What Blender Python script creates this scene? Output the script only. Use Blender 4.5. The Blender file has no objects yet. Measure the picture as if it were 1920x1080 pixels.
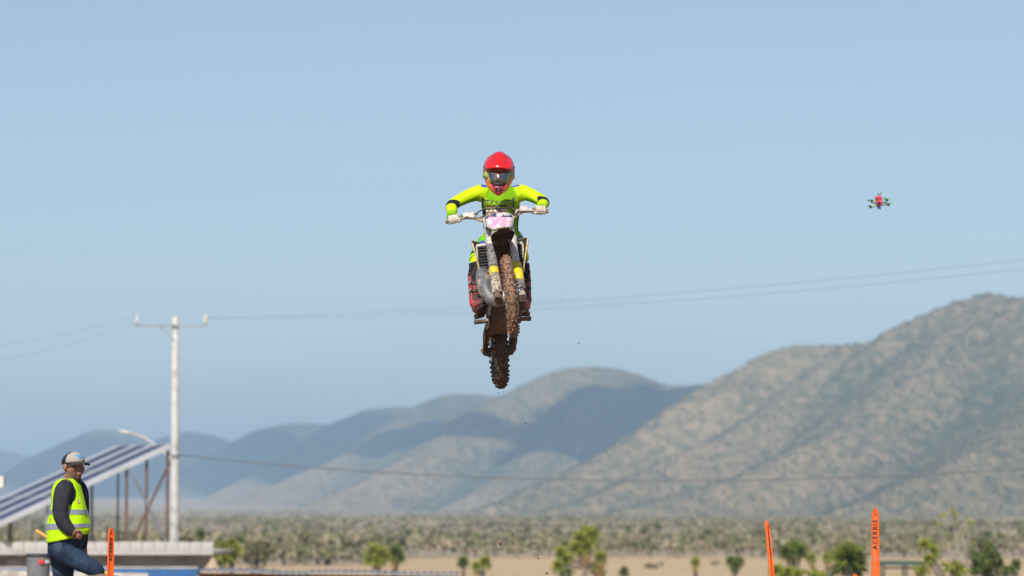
import bpy, bmesh, math, random
import numpy as np
from mathutils import Vector, Matrix, Euler

# ------------------------------------------------------------------ camera, sky, sun, exposure
SC = bpy.context.scene
COL = SC.collection
CAM_Z = 4.5
FPX = 7200.0                       # focal length in photo pixels (135 mm on a 36 mm sensor, 1920 px wide)
PITCH = math.atan(415 / FPX)
cam_data = bpy.data.cameras.new('camera')
cam = bpy.data.objects.new('camera', cam_data)
COL.objects.link(cam)
cam.location = (0, 0, CAM_Z)
cam.rotation_euler = (math.pi / 2 + PITCH, 0, 0)
cam_data.lens = 135
cam_data.sensor_width = 36
cam_data.clip_start = 0.5
cam_data.clip_end = 60000
cam_data.dof.use_dof = True
cam_data.dof.focus_distance = 31.6
cam_data.dof.aperture_fstop = 2.9
SC.camera = cam

SUN_EL, SUN_AZ = math.radians(40), math.radians(180 + 14)      # azimuth clockwise from +Y: behind the camera, a little to its left
world = bpy.data.worlds.new('World')
SC.world = world
world.use_nodes = True
nt = world.node_tree
sky = nt.nodes.new('ShaderNodeTexSky')
sky.sky_type = 'NISHITA'
sky.sun_disc = False
sky.sun_elevation = SUN_EL
sky.sun_rotation = SUN_AZ
sky.altitude = 1800
sky.air_density = 1.0
sky.dust_density = 3.5
sky.ozone_density = 2.6
bg = nt.nodes['Background']
bg.inputs['Strength'].default_value = 0.105
hs = nt.nodes.new('ShaderNodeHueSaturation')
hs.inputs['Saturation'].default_value = 0.84
nt.links.new(sky.outputs[0], hs.inputs['Color'])
nt.links.new(hs.outputs[0], bg.inputs[0])

sun_data = bpy.data.lights.new('sun', 'SUN')
sun = bpy.data.objects.new('sun', sun_data)
COL.objects.link(sun)
sun_data.energy = 4.9
sun_data.angle = math.radians(0.53)
sun_data.color = (1.0, 0.95, 0.87)
to_sun = Vector((math.cos(SUN_EL) * math.sin(SUN_AZ), math.cos(SUN_EL) * math.cos(SUN_AZ), math.sin(SUN_EL)))
sun.rotation_euler = to_sun.to_track_quat('Z', 'Y').to_euler()
sun.location = to_sun * 100

SC.view_settings.view_transform = 'Standard'
SC.view_settings.look = 'None'
SC.view_settings.gamma = 1
SC.view_settings.use_curve_mapping = False
SC.view_settings.exposure = 0.0
SC.render.engine = 'CYCLES'
SC.cycles.volume_bounces = 1
SC.cycles.max_bounces = 6
SC.cycles.use_denoising = True

rnd = random.Random(7)
RNG = np.random.default_rng(7)

# ------------------------------------------------------------------ helpers
def P(px, py, dist):
    """world point seen in the photograph at pixel (px, py), at distance dist along +Y"""
    d = Vector((px - 960, FPX * math.cos(PITCH) - (540 - py) * math.sin(PITCH),
                FPX * math.sin(PITCH) + (540 - py) * math.cos(PITCH)))
    d = d * (dist / d.y)
    return Vector((d.x, d.y, d.z + CAM_Z))


def frame_to(z_axis, hint=Vector((0, 0, 1))):
    z = Vector(z_axis).normalized()
    if abs(z.dot(hint)) > 0.99:
        hint = Vector((1, 0, 0))
    x = hint.cross(z).normalized()
    return x, z.cross(x), z


class MB:
    """collects shapes, then links them as one mesh object"""
    def __init__(s):
        s.v, s.f, s.m, s.sm = [], [], [], []
        s.mat = 0
        s.xf = None

    def add(s, vs, fs, smooth=False):
        o = len(s.v)
        if s.xf is not None:
            vs = [s.xf @ Vector(v) for v in vs]
        s.v.extend([tuple(v) for v in vs])
        for f in fs:
            s.f.append(tuple(i + o for i in f))
            s.m.append(s.mat)
            s.sm.append(smooth)

    def box(s, c, size, rot=None, taper=1.0):
        hx, hy, hz = size[0] / 2, size[1] / 2, size[2] / 2
        vs = []
        for z in (-1, 1):
            k = taper if z > 0 else 1
            for x, y in ((-1, -1), (1, -1), (1, 1), (-1, 1)):
                vs.append(Vector((x * hx * k, y * hy * k, z * hz)))
        if rot is not None:
            R = rot if isinstance(rot, Matrix) else Euler(rot).to_matrix()
            vs = [R @ v for v in vs]
        c = Vector(c)
        s.add([c + v for v in vs], [(0, 3, 2, 1), (4, 5, 6, 7), (0, 1, 5, 4), (1, 2, 6, 5), (2, 3, 7, 6), (3, 0, 4, 7)])

    def bar(s, a, b, w, h, hint=Vector((0, 0, 1))):
        a, b = Vector(a), Vector(b)
        x, y, z = frame_to(b - a, hint)
        R = Matrix((x, y, z)).transposed()
        s.box((a + b) / 2, (w, h, (b - a).length), R)

    def rings(s, rings, smooth=True, cap=True, closed=False):
        n = len(rings[0])
        vs = [p for r in rings for p in r]
        fs = []
        m = len(rings)
        for i in range(m if closed else m - 1):
            j = (i + 1) % m
            for k in range(n):
                l = (k + 1) % n
                fs.append((i * n + k, i * n + l, j * n + l, j * n + k))
        s.add(vs, fs, smooth)
        if cap and not closed:
            o = len(s.v) - len(vs)
            s.f.append(tuple(o + k for k in reversed(range(n)))); s.m.append(s.mat); s.sm.append(False)
            s.f.append(tuple(o + (m - 1) * n + k for k in range(n))); s.m.append(s.mat); s.sm.append(False)

    def tube(s, pts, r, n=10, smooth=True, flat=1.0, hint=Vector((0, 0, 1)), cap=True):
        """swept tube; r a number or one per point; flat squashes along the hint side"""
        pts = [Vector(p) for p in pts]
        if not hasattr(r, '__len__'):
            r = [r] * len(pts)
        rs = []
        for i, p in enumerate(pts):
            t = (pts[min(i + 1, len(pts) - 1)] - pts[max(i - 1, 0)])
            x, y, z = frame_to(t, hint)
            rs.append([p + x * math.cos(2 * math.pi * k / n) * r[i] + y * math.sin(2 * math.pi * k / n) * r[i] * flat for k in range(n)])
        s.rings(rs, smooth, cap)

    def ball(s, c, r, n=12, m=8, rot=None, smooth=True):
        if not hasattr(r, '__len__'):
            r = (r, r, r)
        c = Vector(c)
        R = None
        if rot is not None:
            R = rot if isinstance(rot, Matrix) else Euler(rot).to_matrix()
        rs = []
        for i in range(m + 1):
            a = math.pi * (0.02 + 0.96 * i / m)
            ring = []
            for k in range(n):
                b = 2 * math.pi * k / n
                v = Vector((math.sin(a) * math.cos(b) * r[0], math.sin(a) * math.sin(b) * r[1], -math.cos(a) * r[2]))
                ring.append(c + (R @ v if R is not None else v))
            rs.append(ring)
        s.rings(rs, smooth)

    def lathe(s, prof, axis_o, axis_d, n=24, smooth=True, cap=True):
        x, y, z = frame_to(axis_d)
        o = Vector(axis_o)
        rs = [[o + z * h + x * math.cos(2 * math.pi * k / n) * r + y * math.sin(2 * math.pi * k / n) * r for k in range(n)] for r, h in prof]
        s.rings(rs, smooth, cap)

    def ringtube(s, c, axis, R, prof, n=48, smooth=True):
        """ring (tyre, rim): closed profile of (radial offset, axial offset) swept round the axis"""
        x, y, z = frame_to(axis)
        c = Vector(c)
        rs = []
        for i in range(n):
            a = 2 * math.pi * i / n
            d = x * math.cos(a) + y * math.sin(a)
            rs.append([c + d * (R + p[0]) + z * p[1] for p in prof])
        s.rings(rs, smooth, cap=False, closed=True)

    def prism(s, poly, depth_vec, smooth=False):
        """closed outline (3-D points) pushed along depth_vec"""
        poly = [Vector(p) for p in poly]
        d = Vector(depth_vec)
        n = len(poly)
        vs = poly + [p + d for p in poly]
        fs = [tuple(reversed(range(n))), tuple(range(n, 2 * n))]
        for k in range(n):
            l = (k + 1) % n
            fs.append((k, l, n + l, n + k))
        s.add(vs, fs, smooth)

    def sheet(s, grid, thick=None, smooth=True):
        """grid[i][j] of points; thick: vector or callable giving the back side"""
        h, w = len(grid), len(grid[0])
        vs = [Vector(p) for row in grid for p in row]
        fs = []
        for i in range(h - 1):
            for j in range(w - 1):
                fs.append((i * w + j, i * w + j + 1, (i + 1) * w + j + 1, (i + 1) * w + j))
        if thick is None:
            s.add(vs, fs, smooth); return
        t = Vector(thick)
        n = len(vs)
        vs = vs + [v + t for v in vs]
        back = [tuple(n + k for k in reversed(f)) for f in fs]
        edge = [i * w for i in range(h)] 
        loop = [j for j in range(w)] + [i * w + w - 1 for i in range(1, h)] + [(h - 1) * w + j for j in reversed(range(w - 1))] + [i * w for i in reversed(range(1, h - 1))]
        side = []
        for a, b in zip(loop, loop[1:] + loop[:1]):
            side.append((b, a, n + a, n + b))
        s.add(vs, fs + back + side, smooth)

    def mesh(s, name):
        me = bpy.data.meshes.new(name)
        me.from_pydata(s.v, [], s.f)
        me.polygons.foreach_set('material_index', s.m)
        me.polygons.foreach_set('use_smooth', s.sm)
        me.update()
        return me

    def build(s, name, mats, parent=None, loc=None):
        me = s.mesh(name)
        if not isinstance(mats, (list, tuple)):
            mats = [mats]
        for m in mats:
            me.materials.append(m)
        return link(name, me, parent, loc)


def link(name, data, parent=None, loc=None):
    o = bpy.data.objects.new(name, data)
    COL.objects.link(o)
    if parent is not None:
        o.parent = parent
    if loc is not None:
        o.location = loc
    return o


def tag(o, label=None, cat=None, group=None, kind=None):
    if label: o['label'] = label
    if cat: o['category'] = cat
    if group: o['group'] = group
    if kind: o['kind'] = kind
    return o


def thing(name, label, cat, loc=(0, 0, 0), group=None):
    o = link(name, None, None, loc)
    o.empty_display_size = 0.2
    return tag(o, label, cat, group)


def copy_tree(o, parent=None):
    c = o.copy()
    COL.objects.link(c)
    c.parent = parent
    for ch in list(o.children):
        copy_tree(ch, c)
    return c


def mat(name, col, rough=0.6, metal=0.0, col2=None, scale=8.0, amount=0.5, dirt=0.0, dirt_col=(0.24, 0.15, 0.09), dirt_scale=14.0,
        bump=0.0, bump_scale=60.0, spec=0.5, coat=0.0, detail=4.0, sharp=0.12):
    """principled surface with a second tone in noise patches and a crust of dirt"""
    m = bpy.data.materials.new(name)
    m.use_nodes = True
    t = m.node_tree
    b = t.nodes['Principled BSDF']
    tc = t.nodes.new('ShaderNodeTexCoord')
    out = None

    def noise(sc, det=detail, off=0.0):
        n = t.nodes.new('ShaderNodeTexNoise')
        n.inputs['Scale'].default_value = sc
        n.inputs['Detail'].default_value = det
        n.inputs['Roughness'].default_value = 0.6
        mp = t.nodes.new('ShaderNodeMapping')
        mp.inputs['Location'].default_value = (off, off * 1.7, off * 0.6)
        t.links.new(tc.outputs['Object'], mp.inputs[0])
        t.links.new(mp.outputs[0], n.inputs[0])
        return n.outputs[0]

    def ramp(src, lo, hi):
        r = t.nodes.new('ShaderNodeMapRange')
        r.interpolation_type = 'SMOOTHSTEP'
        r.inputs[1].default_value = lo
        r.inputs[2].default_value = hi
        t.links.new(src, r.inputs[0])
        return r.outputs[0]

    def mix(fac, a, bb):
        x = t.nodes.new('ShaderNodeMix')
        x.data_type = 'RGBA'
        t.links.new(fac, x.inputs[0])
        for sock, val in ((x.inputs[6], a), (x.inputs[7], bb)):
            if isinstance(val, tuple):
                sock.default_value = (*val[:3], 1)
            else:
                t.links.new(val, sock)
        return x.outputs[2]
    c = tuple(col)
    if col2 is not None:
        c = mix(ramp(noise(scale), 0.5 - amount * 0.35, 0.5 + amount * 0.35), c, tuple(col2))
    rg = None
    if dirt > 0:
        k = 0.62 - dirt * 0.28
        f = ramp(noise(dirt_scale, 5, 3.1), k - sharp, k + sharp)
        c = mix(f, c, tuple(dirt_col))
        mr = t.nodes.new('ShaderNodeMapRange')
        mr.inputs[3].default_value = rough
        mr.inputs[4].default_value = 0.9
        t.links.new(f, mr.inputs[0])
        t.links.new(mr.outputs[0], b.inputs['Roughness'])
        if metal:
            m2 = t.nodes.new('ShaderNodeMapRange')
            m2.inputs[3].default_value = metal
            m2.inputs[4].default_value = 0.0
            t.links.new(f, m2.inputs[0])
            t.links.new(m2.outputs[0], b.inputs['Metallic'])
    else:
        b.inputs['Roughness'].default_value = rough
        b.inputs['Metallic'].default_value = metal
    if isinstance(c, tuple):
        b.inputs['Base Color'].default_value = (*c[:3], 1)
    else:
        t.links.new(c, b.inputs['Base Color'])
    b.inputs['Specular IOR Level'].default_value = spec
    b.inputs['Coat Weight'].default_value = coat
    b.inputs['Coat Roughness'].default_value = 0.08
    if bump > 0:
        bn = t.nodes.new('ShaderNodeBump')
        bn.inputs['Strength'].default_value = 1.0
        bn.inputs['Distance'].default_value = bump
        t.links.new(noise(bump_scale, 5, 9.0), bn.inputs['Height'])
        t.links.new(bn.outputs[0], b.inputs['Normal'])
    return m


def vnoise(x, y, seed=0):
    xi, yi = np.floor(x).astype(np.int64), np.floor(y).astype(np.int64)
    xf, yf = x - xi, y - yi
    def h(a, b):
        n = (a * 374761393 + b * 668265263 + seed * 144665) & 0x7fffffff
        n = ((n ^ (n >> 13)) * 1274126177) & 0x7fffffff
        return ((n ^ (n >> 16)) & 0xffff) / 65535.0
    u, v = xf * xf * (3 - 2 * xf), yf * yf * (3 - 2 * yf)
    a = h(xi, yi) * (1 - u) + h(xi + 1, yi) * u
    b = h(xi, yi + 1) * (1 - u) + h(xi + 1, yi + 1) * u
    return a * (1 - v) + b * v


def fbm(x, y, octs=4, seed=0):
    s, a, t = 0, 1.0, 0
    for i in range(octs):
        s = s + a * vnoise(x * 2 ** i, y * 2 ** i, seed + i)
        t += a
        a *= 0.5
    return s / t


def grid_mesh(name, X, Y, Z, attrs=None):
    h, w = X.shape
    me = bpy.data.meshes.new(name)
    co = np.stack([X, Y, Z], -1).reshape(-1, 3).astype(np.float32)
    idx = np.arange(h * w).reshape(h, w)
    q = np.stack([idx[:-1, :-1], idx[:-1, 1:], idx[1:, 1:], idx[1:, :-1]], -1).reshape(-1, 4)
    me.vertices.add(len(co)); me.vertices.foreach_set('co', co.ravel())
    me.loops.add(q.size); me.loops.foreach_set('vertex_index', q.ravel().astype(np.int32))
    me.polygons.add(len(q)); me.polygons.foreach_set('loop_start', np.arange(0, q.size, 4, dtype=np.int32))
    me.update(calc_edges=True)
    me.polygons.foreach_set('use_smooth', np.ones(len(q), bool))
    for k, a in (attrs or {}).items():
        at = me.attributes.new(k, 'FLOAT', 'POINT')
        at.data.foreach_set('value', a.reshape(-1).astype(np.float32))
    me.validate()
    return me


def tri_mesh(name, V, T, mi=None):
    me = bpy.data.meshes.new(name)
    V = np.asarray(V, np.float32); T = np.asarray(T, np.int32)
    me.vertices.add(len(V)); me.vertices.foreach_set('co', V.ravel())
    me.loops.add(T.size); me.loops.foreach_set('vertex_index', T.ravel())
    me.polygons.add(len(T)); me.polygons.foreach_set('loop_start', np.arange(0, T.size, 3, dtype=np.int32))
    me.update(calc_edges=True)
    if mi is not None:
        me.polygons.foreach_set('material_index', np.asarray(mi, np.int32))
    return me


def remeshed(mb, voxel, smooth=4, factor=0.5):
    """one continuous skin over overlapping closed shapes"""
    me = mb.mesh('raw')
    o = bpy.data.objects.new('raw', me)
    COL.objects.link(o)
    r = o.modifiers.new('r', 'REMESH'); r.mode = 'VOXEL'; r.voxel_size = voxel
    if smooth:
        s = o.modifiers.new('s', 'SMOOTH'); s.iterations = smooth; s.factor = factor
    dg = bpy.context.evaluated_depsgraph_get()
    out = bpy.data.meshes.new_from_object(o.evaluated_get(dg))
    bpy.data.objects.remove(o)
    bpy.data.meshes.remove(me)
    out.polygons.foreach_set('use_smooth', [True] * len(out.polygons))
    return out


def paint(me, mats, fn):
    me.materials.clear()
    for m in mats:
        me.materials.append(m)
    me.polygons.foreach_set('material_index', [fn(p.center, p.normal) for p in me.polygons])


_font_cache = {}
def text_mesh(txt, size, depth=0.002, shear=0.0, bold=0.0, spacing=1.0):
    cu = bpy.data.curves.new('t', 'FONT')
    cu.body = txt; cu.size = size; cu.extrude = depth; cu.shear = shear; cu.offset = bold
    cu.align_x = 'CENTER'; cu.align_y = 'CENTER'; cu.space_character = spacing
    cu.resolution_u = 3
    o = bpy.data.objects.new('t', cu)
    COL.objects.link(o)
    dg = bpy.context.evaluated_depsgraph_get()
    me = bpy.data.meshes.new_from_object(o.evaluated_get(dg))
    bpy.data.objects.remove(o)
    bpy.data.curves.remove(cu)
    return me


def bvh_of(objs):
    from mathutils.bvhtree import BVHTree
    vs, fs = [], []
    for me, M in objs:
        o = len(vs)
        vs += [M @ v.co for v in me.vertices]
        fs += [tuple(i + o for i in p.vertices) for p in me.polygons]
    return BVHTree.FromPolygons(vs, fs)


def lay_on(me, bvh, d, off, back=0.6):
    """press a flat mesh on to a surface along direction d, standing off by off"""
    d = Vector(d).normalized()
    for v in me.vertices:
        hit = bvh.ray_cast(v.co - d * back, d, back * 3)
        if hit[0] is not None:
            v.co = hit[0] - d * off
    me.update()



# ------------------------------------------------------------------ land: ground, hills, haze
def land_mats():
    # ground: pale sand with dry grass and darker scrubby soil patches
    m = bpy.data.materials.new('ground'); m.use_nodes = True
    t = m.node_tree; b = t.nodes['Principled BSDF']
    g = t.nodes.new('ShaderNodeNewGeometry')
    def noise(sc, det=5, stretch=None):
        n = t.nodes.new('ShaderNodeTexNoise'); n.inputs['Scale'].default_value = sc; n.inputs['Detail'].default_value = det
        mp = t.nodes.new('ShaderNodeMapping')
        if stretch: mp.inputs['Scale'].default_value = stretch
        t.links.new(g.outputs['Position'], mp.inputs[0]); t.links.new(mp.outputs[0], n.inputs[0])
        return n.outputs[0]
    def rampc(src, stops):
        r = t.nodes.new('ShaderNodeValToRGB')
        while len(r.color_ramp.elements) < len(stops): r.color_ramp.elements.new(0.5)
        for e, (p, c) in zip(r.color_ramp.elements, stops): e.position = p; e.color = (*c, 1)
        t.links.new(src, r.inputs[0]); return r.outputs[0]
    def mix(f, a, c):
        x = t.nodes.new('ShaderNodeMix'); x.data_type = 'RGBA'
        t.links.new(f, x.inputs[0])
        for s, v in ((x.inputs[6], a), (x.inputs[7], c)):
            if isinstance(v, tuple): s.default_value = (*v, 1)
            else: t.links.new(v, s)
        return x.outputs[2]
    base = rampc(noise(0.06), [(0.3, (0.55, 0.40, 0.225)), (0.55, (0.61, 0.455, 0.255)), (0.75, (0.47, 0.37, 0.20))])
    fine = rampc(noise(1.6), [(0.42, (0, 0, 0)), (0.66, (1, 1, 1))])
    base = mix(fine, base, (0.40, 0.28, 0.18))
    at = t.nodes.new('ShaderNodeAttribute'); at.attribute_name = 'scrub'
    scr = rampc(noise(0.02, 6), [(0.35, (0.21, 0.18, 0.115)), (0.62, (0.36, 0.285, 0.185))])
    c = mix(at.outputs['Fac'], base, scr)
    at2 = t.nodes.new('ShaderNodeAttribute'); at2.attribute_name = 'track'
    dirt = rampc(noise(3.0), [(0.3, (0.20, 0.125, 0.08)), (0.7, (0.30, 0.19, 0.12))])
    c = mix(at2.outputs['Fac'], c, dirt)
    t.links.new(c, b.inputs['Base Color']); b.inputs['Roughness'].default_value = 0.95
    b.inputs['Specular IOR Level'].default_value = 0.1

    # hills: dry slopes dotted with scrub that also paints lit crests and shaded gullies
    h = bpy.data.materials.new('hills'); h.use_nodes = True
    t = h.node_tree; b = t.nodes['Principled BSDF']
    g = t.nodes.new('ShaderNodeNewGeometry')
    big = rampc(noise(0.008, 5, (1, 0.4, 1)), [(0.38, (0.0, 0.0, 0.0)), (0.62, (1, 1, 1))])
    soil = mix(big, (0.36, 0.26, 0.145), (0.31, 0.225, 0.12))
    at = t.nodes.new('ShaderNodeAttribute'); at.attribute_name = 'scrub'
    dots = noise(0.12, 5, (1, 0.33, 1))
    ad = t.nodes.new('ShaderNodeMath'); ad.operation = 'MULTIPLY_ADD'; ad.inputs[1].default_value = 0.50
    t.links.new(at.outputs['Fac'], ad.inputs[0]); t.links.new(dots, ad.inputs[2])
    f = rampc(ad.outputs[0], [(0.50, (0, 0, 0)), (0.92, (1, 1, 1))])
    green = mix(rampc(noise(0.03, 3, (1, 0.33, 1)), [(0.4, (0, 0, 0)), (0.6, (1, 1, 1))]), (0.066, 0.080, 0.036), (0.100, 0.105, 0.050))
    c = mix(f, soil, green)
    t.links.new(c, b.inputs['Base Color']); b.inputs['Roughness'].default_value = 1.0
    b.inputs['Specular IOR Level'].default_value = 0.0
    return m, h

M_GROUND, M_HILLS = land_mats()

MOUND_END = 58.0
def ground_z(x, y):
    """height of the ground sheet (arrays)"""
    x = np.asarray(x, float); y = np.asarray(y, float)
    s = np.clip((y - MOUND_END) / 24.0, 0, 1); s = s * s * (3 - 2 * s)
    side = np.clip((np.abs(x) - 40) / 40.0, 0, 1); side = side * side * (3 - 2 * side)
    back = np.clip((-y - 30) / 30.0, 0, 1); back = back * back * (3 - 2 * back)
    top = 3.2 * (1 - s) * (1 - side) * (1 - back)
    # lump of dug earth in front of the marshal
    lump = 0.80 * np.exp(-((x + 3.10) / 0.44) ** 4 - ((y - 28.9) / 0.75) ** 2) * (0.93 + 0.14 * fbm(x * 5.0, y * 5.0, 4, 5))
    lump = lump + 0.27 * np.exp(-((x + 3.26) / 0.2) ** 4 - ((y - 30.36) / 0.2) ** 4)
    rough = 0.10 * (fbm(x * 0.9, y * 0.9, 4, 3) - 0.5) * np.clip(top / 3, 0, 1)
    far = 0.25 * (fbm(x * 0.02, y * 0.02, 3, 11) - 0.5) * np.clip((y - 90) / 100, 0, 1)
    fan = 40.0 * np.clip((y - 1500) / 5000, 0, 1) ** 1.3 * np.clip(0.12 - x / 1200, 0, 0.6)
    return top + lump + rough + far + fan

def make_ground():
    ys = np.concatenate([np.arange(-460, -60, 40.0), np.arange(-60, 24, 3.0), np.arange(24, 34, 0.16), np.arange(34, 100, 1.6), np.geomspace(100, 12400, 170)])
    k = np.linspace(-1, 1, 241)
    near = np.sign(k) * (np.abs(k) * 14 + np.abs(k) ** 3 * 130)
    xs = np.concatenate([near[near < -4.6], np.arange(-4.6, -2.2, 0.08), near[near > -2.2]])
    X = np.zeros((len(ys), len(xs))); Y = np.zeros_like(X)
    for i, y in enumerate(ys):
        X[i] = xs * max(1.0, y / 110.0) ** 0.93; Y[i] = y
    # keep it a wide sheet to the horizon
    sc = np.clip((Y - 300) / 6000, 0, 1)
    X = X * (1 + 2.2 * sc)
    X = 12400 * np.tanh(X / 12400)
    Z = ground_z(X, Y)
    d = Y
    scrub = np.clip((d - 340 + 70 * np.clip(-X / 14, 0, 1) + 90 * (fbm(X * 0.012, Y * 0.012, 4, 21) - 0.5) * 2) / 40, 0, 1)
    band = np.clip((fbm(X * 0.004, Y * 0.0022, 4, 31) - 0.47) * 9, 0, 1) * np.clip((d - 900) / 500, 0, 1)
    scrub = scrub * (1 - 0.75 * band) * (1 - 0.5 * np.clip((d - 1100) / 1200, 0, 1))
    track = np.clip(Z / 1.2, 0, 1) * (Y < 100)
    me = grid_mesh('ground', X, Y, Z, {'scrub': scrub, 'track': track})
    me.materials.append(M_GROUND)
    tag(link('ground', me), kind='structure')

make_ground()

SLOPE_K, ROUND_K = 1.35, 0.4
# crest lines of the range: (photo x, photo y, distance)
SPURS = [
    ([(2500, 640, 2500), (2150, 585, 2800), (1925, 556, 2980), (1850, 548, 3000), (1790, 566, 3000), (1720, 598, 3000), (1665, 637, 3020), (1600, 646, 3080),
      (1500, 645, 3100), (1455, 655, 3080), (1400, 690, 3050), (1345, 724, 3000), (1260, 780, 2950), (1180, 832, 2900), (1060, 892, 2800), (930, 950, 2650)], 0.50, 60),
    ([(1850, 560, 3000), (1750, 690, 2820), (1600, 800, 2650), (1400, 890, 2450), (1200, 952, 2300)], 0.42, 50),
    ([(1600, 656, 3080), (1500, 740, 2940), (1380, 810, 2800), (1230, 880, 2660), (1080, 950, 2500)], 0.42, 45),
    ([(2150, 590, 2800), (1980, 740, 2550), (1800, 860, 2300), (1600, 952, 2120)], 0.42, 50),
    ([(1345, 722, 4300), (1300, 721, 4500), (1250, 722, 4550), (1190, 700, 4550), (1150, 690, 4540), (1110, 686, 4500), (1070, 688, 4480), (1040, 697, 4450), (1000, 717, 4400), (960, 742, 4350),
      (870, 800, 4200), (740, 880, 4000), (590, 950, 3800)], 0.46, 80),
    ([(1110, 690, 4500), (1090, 790, 4200), (1000, 870, 3900), (860, 952, 3600)], 0.40, 60),
    ([(1345, 724, 4400), (1290, 800, 4100), (1180, 880, 3750), (1060, 952, 3450)], 0.36, 60),
    ([(1000, 745, 5700), (950, 742, 5600), (900, 738, 5550), (850, 737, 5500), (815, 750, 5450), (780, 772, 5400), (700, 830, 5200), (560, 893, 4950), (420, 950, 4700)], 0.46, 90),
    ([(850, 742, 5500), (790, 850, 5000), (690, 952, 4500)], 0.40, 70),
    ([(840, 775, 6500), (790, 762, 6400), (740, 761, 6350), (700, 765, 6300), (665, 780, 6250), (630, 800, 6150), (520, 870, 5900), (380, 950, 5600)], 0.46, 90),
    ([(700, 800, 7400), (640, 794, 7300), (560, 792, 7200), (515, 797, 7150), (480, 815, 7050), (450, 835, 6950), (360, 900, 6700), (240, 950, 6400)], 0.46, 90),
    ([(480, 840, 8700), (430, 829, 8600), (390, 815, 8500), (350, 807, 8400), (300, 822, 8300), (260, 850, 8200), (180, 905, 7900), (90, 950, 7600)], 0.46, 100),
    ([(330, 850, 7600), (260, 818, 7500), (215, 805, 7400), (180, 804, 7300), (140, 822, 7200), (85, 856, 7000), (0, 900, 6700), (-120, 952, 6300)], 0.46, 90),
    ([(140, 880, 9900), (70, 857, 9800), (0, 843, 9700), (-120, 830, 9600), (-320, 850, 9300)], 0.46, 120),
]

# scrub cover of each spur, painting in sunlit crests and shaded flanks too: on its crest, down its flanks, and how wide the pale crest is (m)
VEG_SHADE = [(0.34, 0.66, 40), (0.36, 0.66, 30), (0.30, 0.62, 40), (0.38, 0.68, 30),
       (0.38, 0.95, 45), (0.55, 0.95, 30), (0.42, 1.0, 35),
       (0.55, 1.1, 40), (0.8, 1.1, 50), (0.75, 1.1, 40), (1.0, 1.15, 50), (0.95, 1.1, 60), (0.7, 1.0, 90), (1.1, 1.1, 60)]

HILL = {}

def make_hills():
    pxs = np.linspace(-420, 2620, 520)
    ys = np.geomspace(2000, 11200, 430)
    X = (pxs[None, :] - 960) / FPX * ys[:, None]
    Y = np.repeat(ys[:, None], len(pxs), 1)
    # wander the plan a little so that crests are not ruler-straight
    wx = X + 22 * (fbm(X / 260, Y / 260, 3, 41) - 0.5)
    wy = Y + 34 * (fbm(X / 260, Y / 260, 3, 47) - 0.5)
    H = np.full(X.shape, -60.0)
    near_d = np.full(X.shape, 1e9)
    veg_shade = np.zeros(X.shape)
    for k_, (pts, slope, r) in enumerate(SPURS):
        slope, r = slope * SLOPE_K, r * ROUND_K
        v_ = VEG_SHADE[k_]
        w = [P(*p) for p in pts]
        best = np.full(X.shape, -1e9)
        chb = np.zeros(X.shape)
        dmin = np.full(X.shape, 1e9)
        for a, b in zip(w[:-1], w[1:]):
            dx, dy = b.x - a.x, b.y - a.y
            L2 = dx * dx + dy * dy
            t0 = ((wx - a.x) * dx + (wy - a.y) * dy) / L2
            t = np.clip(t0, 0, 1)
            over = np.abs(t0 - t) * math.sqrt(L2)
            d = np.hypot(wx - a.x - t * dx, wy - a.y - t * dy)
            dp = np.sqrt(np.maximum(d * d - over * over, 0))
            ch = a.z + (b.z - a.z) * t
            h = ch - slope * (np.sqrt(dp * dp + r * r) - r) - 0.75 * over
            chb = np.where(h > best, ch, chb)
            best = np.maximum(best, h)
            dmin = np.minimum(dmin, d)
        lit_crest = v_[0] * (0.15 + 0.85 * np.clip((chb - 15) / 95, 0, 1)) if k_ >= 4 else v_[0]  # lower crests of the farther spurs paled as sunlit strips
        local = lit_crest + (v_[1] - lit_crest) * np.clip((dmin - v_[2]) / 90, 0, 1)
        wgt = 1 / (1 + np.exp(np.clip((H - best) / 8, -40, 40)))
        veg_shade = veg_shade * (1 - wgt) + local * wgt
        k = 6.0
        m = np.maximum(H, best)
        H = m + k * np.log(np.exp((H - m) / k) + np.exp((best - m) / k)) - k * np.log(2) * np.exp(-np.abs(H - best) / k)
        near_d = np.minimum(near_d, dmin)
    gully = np.abs(fbm(X / 130, Y / 200, 4, 51) - 0.5) * 2
    H = H - 10 * (1 - np.clip(gully * 3, 0, 1)) * np.clip(near_d / 120, 0, 1) * np.clip(H / 60, 0, 1)
    H = H + 5 * (fbm(X / 60, Y / 60, 4, 61) - 0.5) * np.clip(near_d / 80, 0.15, 1)
    gz = ground_z(X, Y)
    base = gz - 3
    k = 5.0
    m = np.maximum(H, base)
    H = m + k * np.log(np.exp((H - m) / k) + np.exp((base - m) / k)) - 1.0
    edge = np.minimum(np.clip((ys - 2000) / 60, 0, 1), np.clip((11200 - ys) / 300, 0, 1))[:, None]
    H = H * edge - 8 * (1 - edge)
    patches = fbm(X / 230 + 7.3, Y / 420, 4, 71) - 0.5
    scrub = np.clip(veg_shade + 0.40 * patches + 0.22 * (1 - np.clip(gully * 2.2, 0, 1)) * np.clip(near_d / 60, 0, 1), 0, 1)  # scrub tone also darkens the gullies in place of shade
    me = grid_mesh('hills', X, Y, H, {'scrub': scrub})
    HILL.update(X=X, Y=Y, H=H, S=scrub)
    me.materials.append(M_HILLS)
    tag(link('hills', me), kind='structure')

make_hills()

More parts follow.
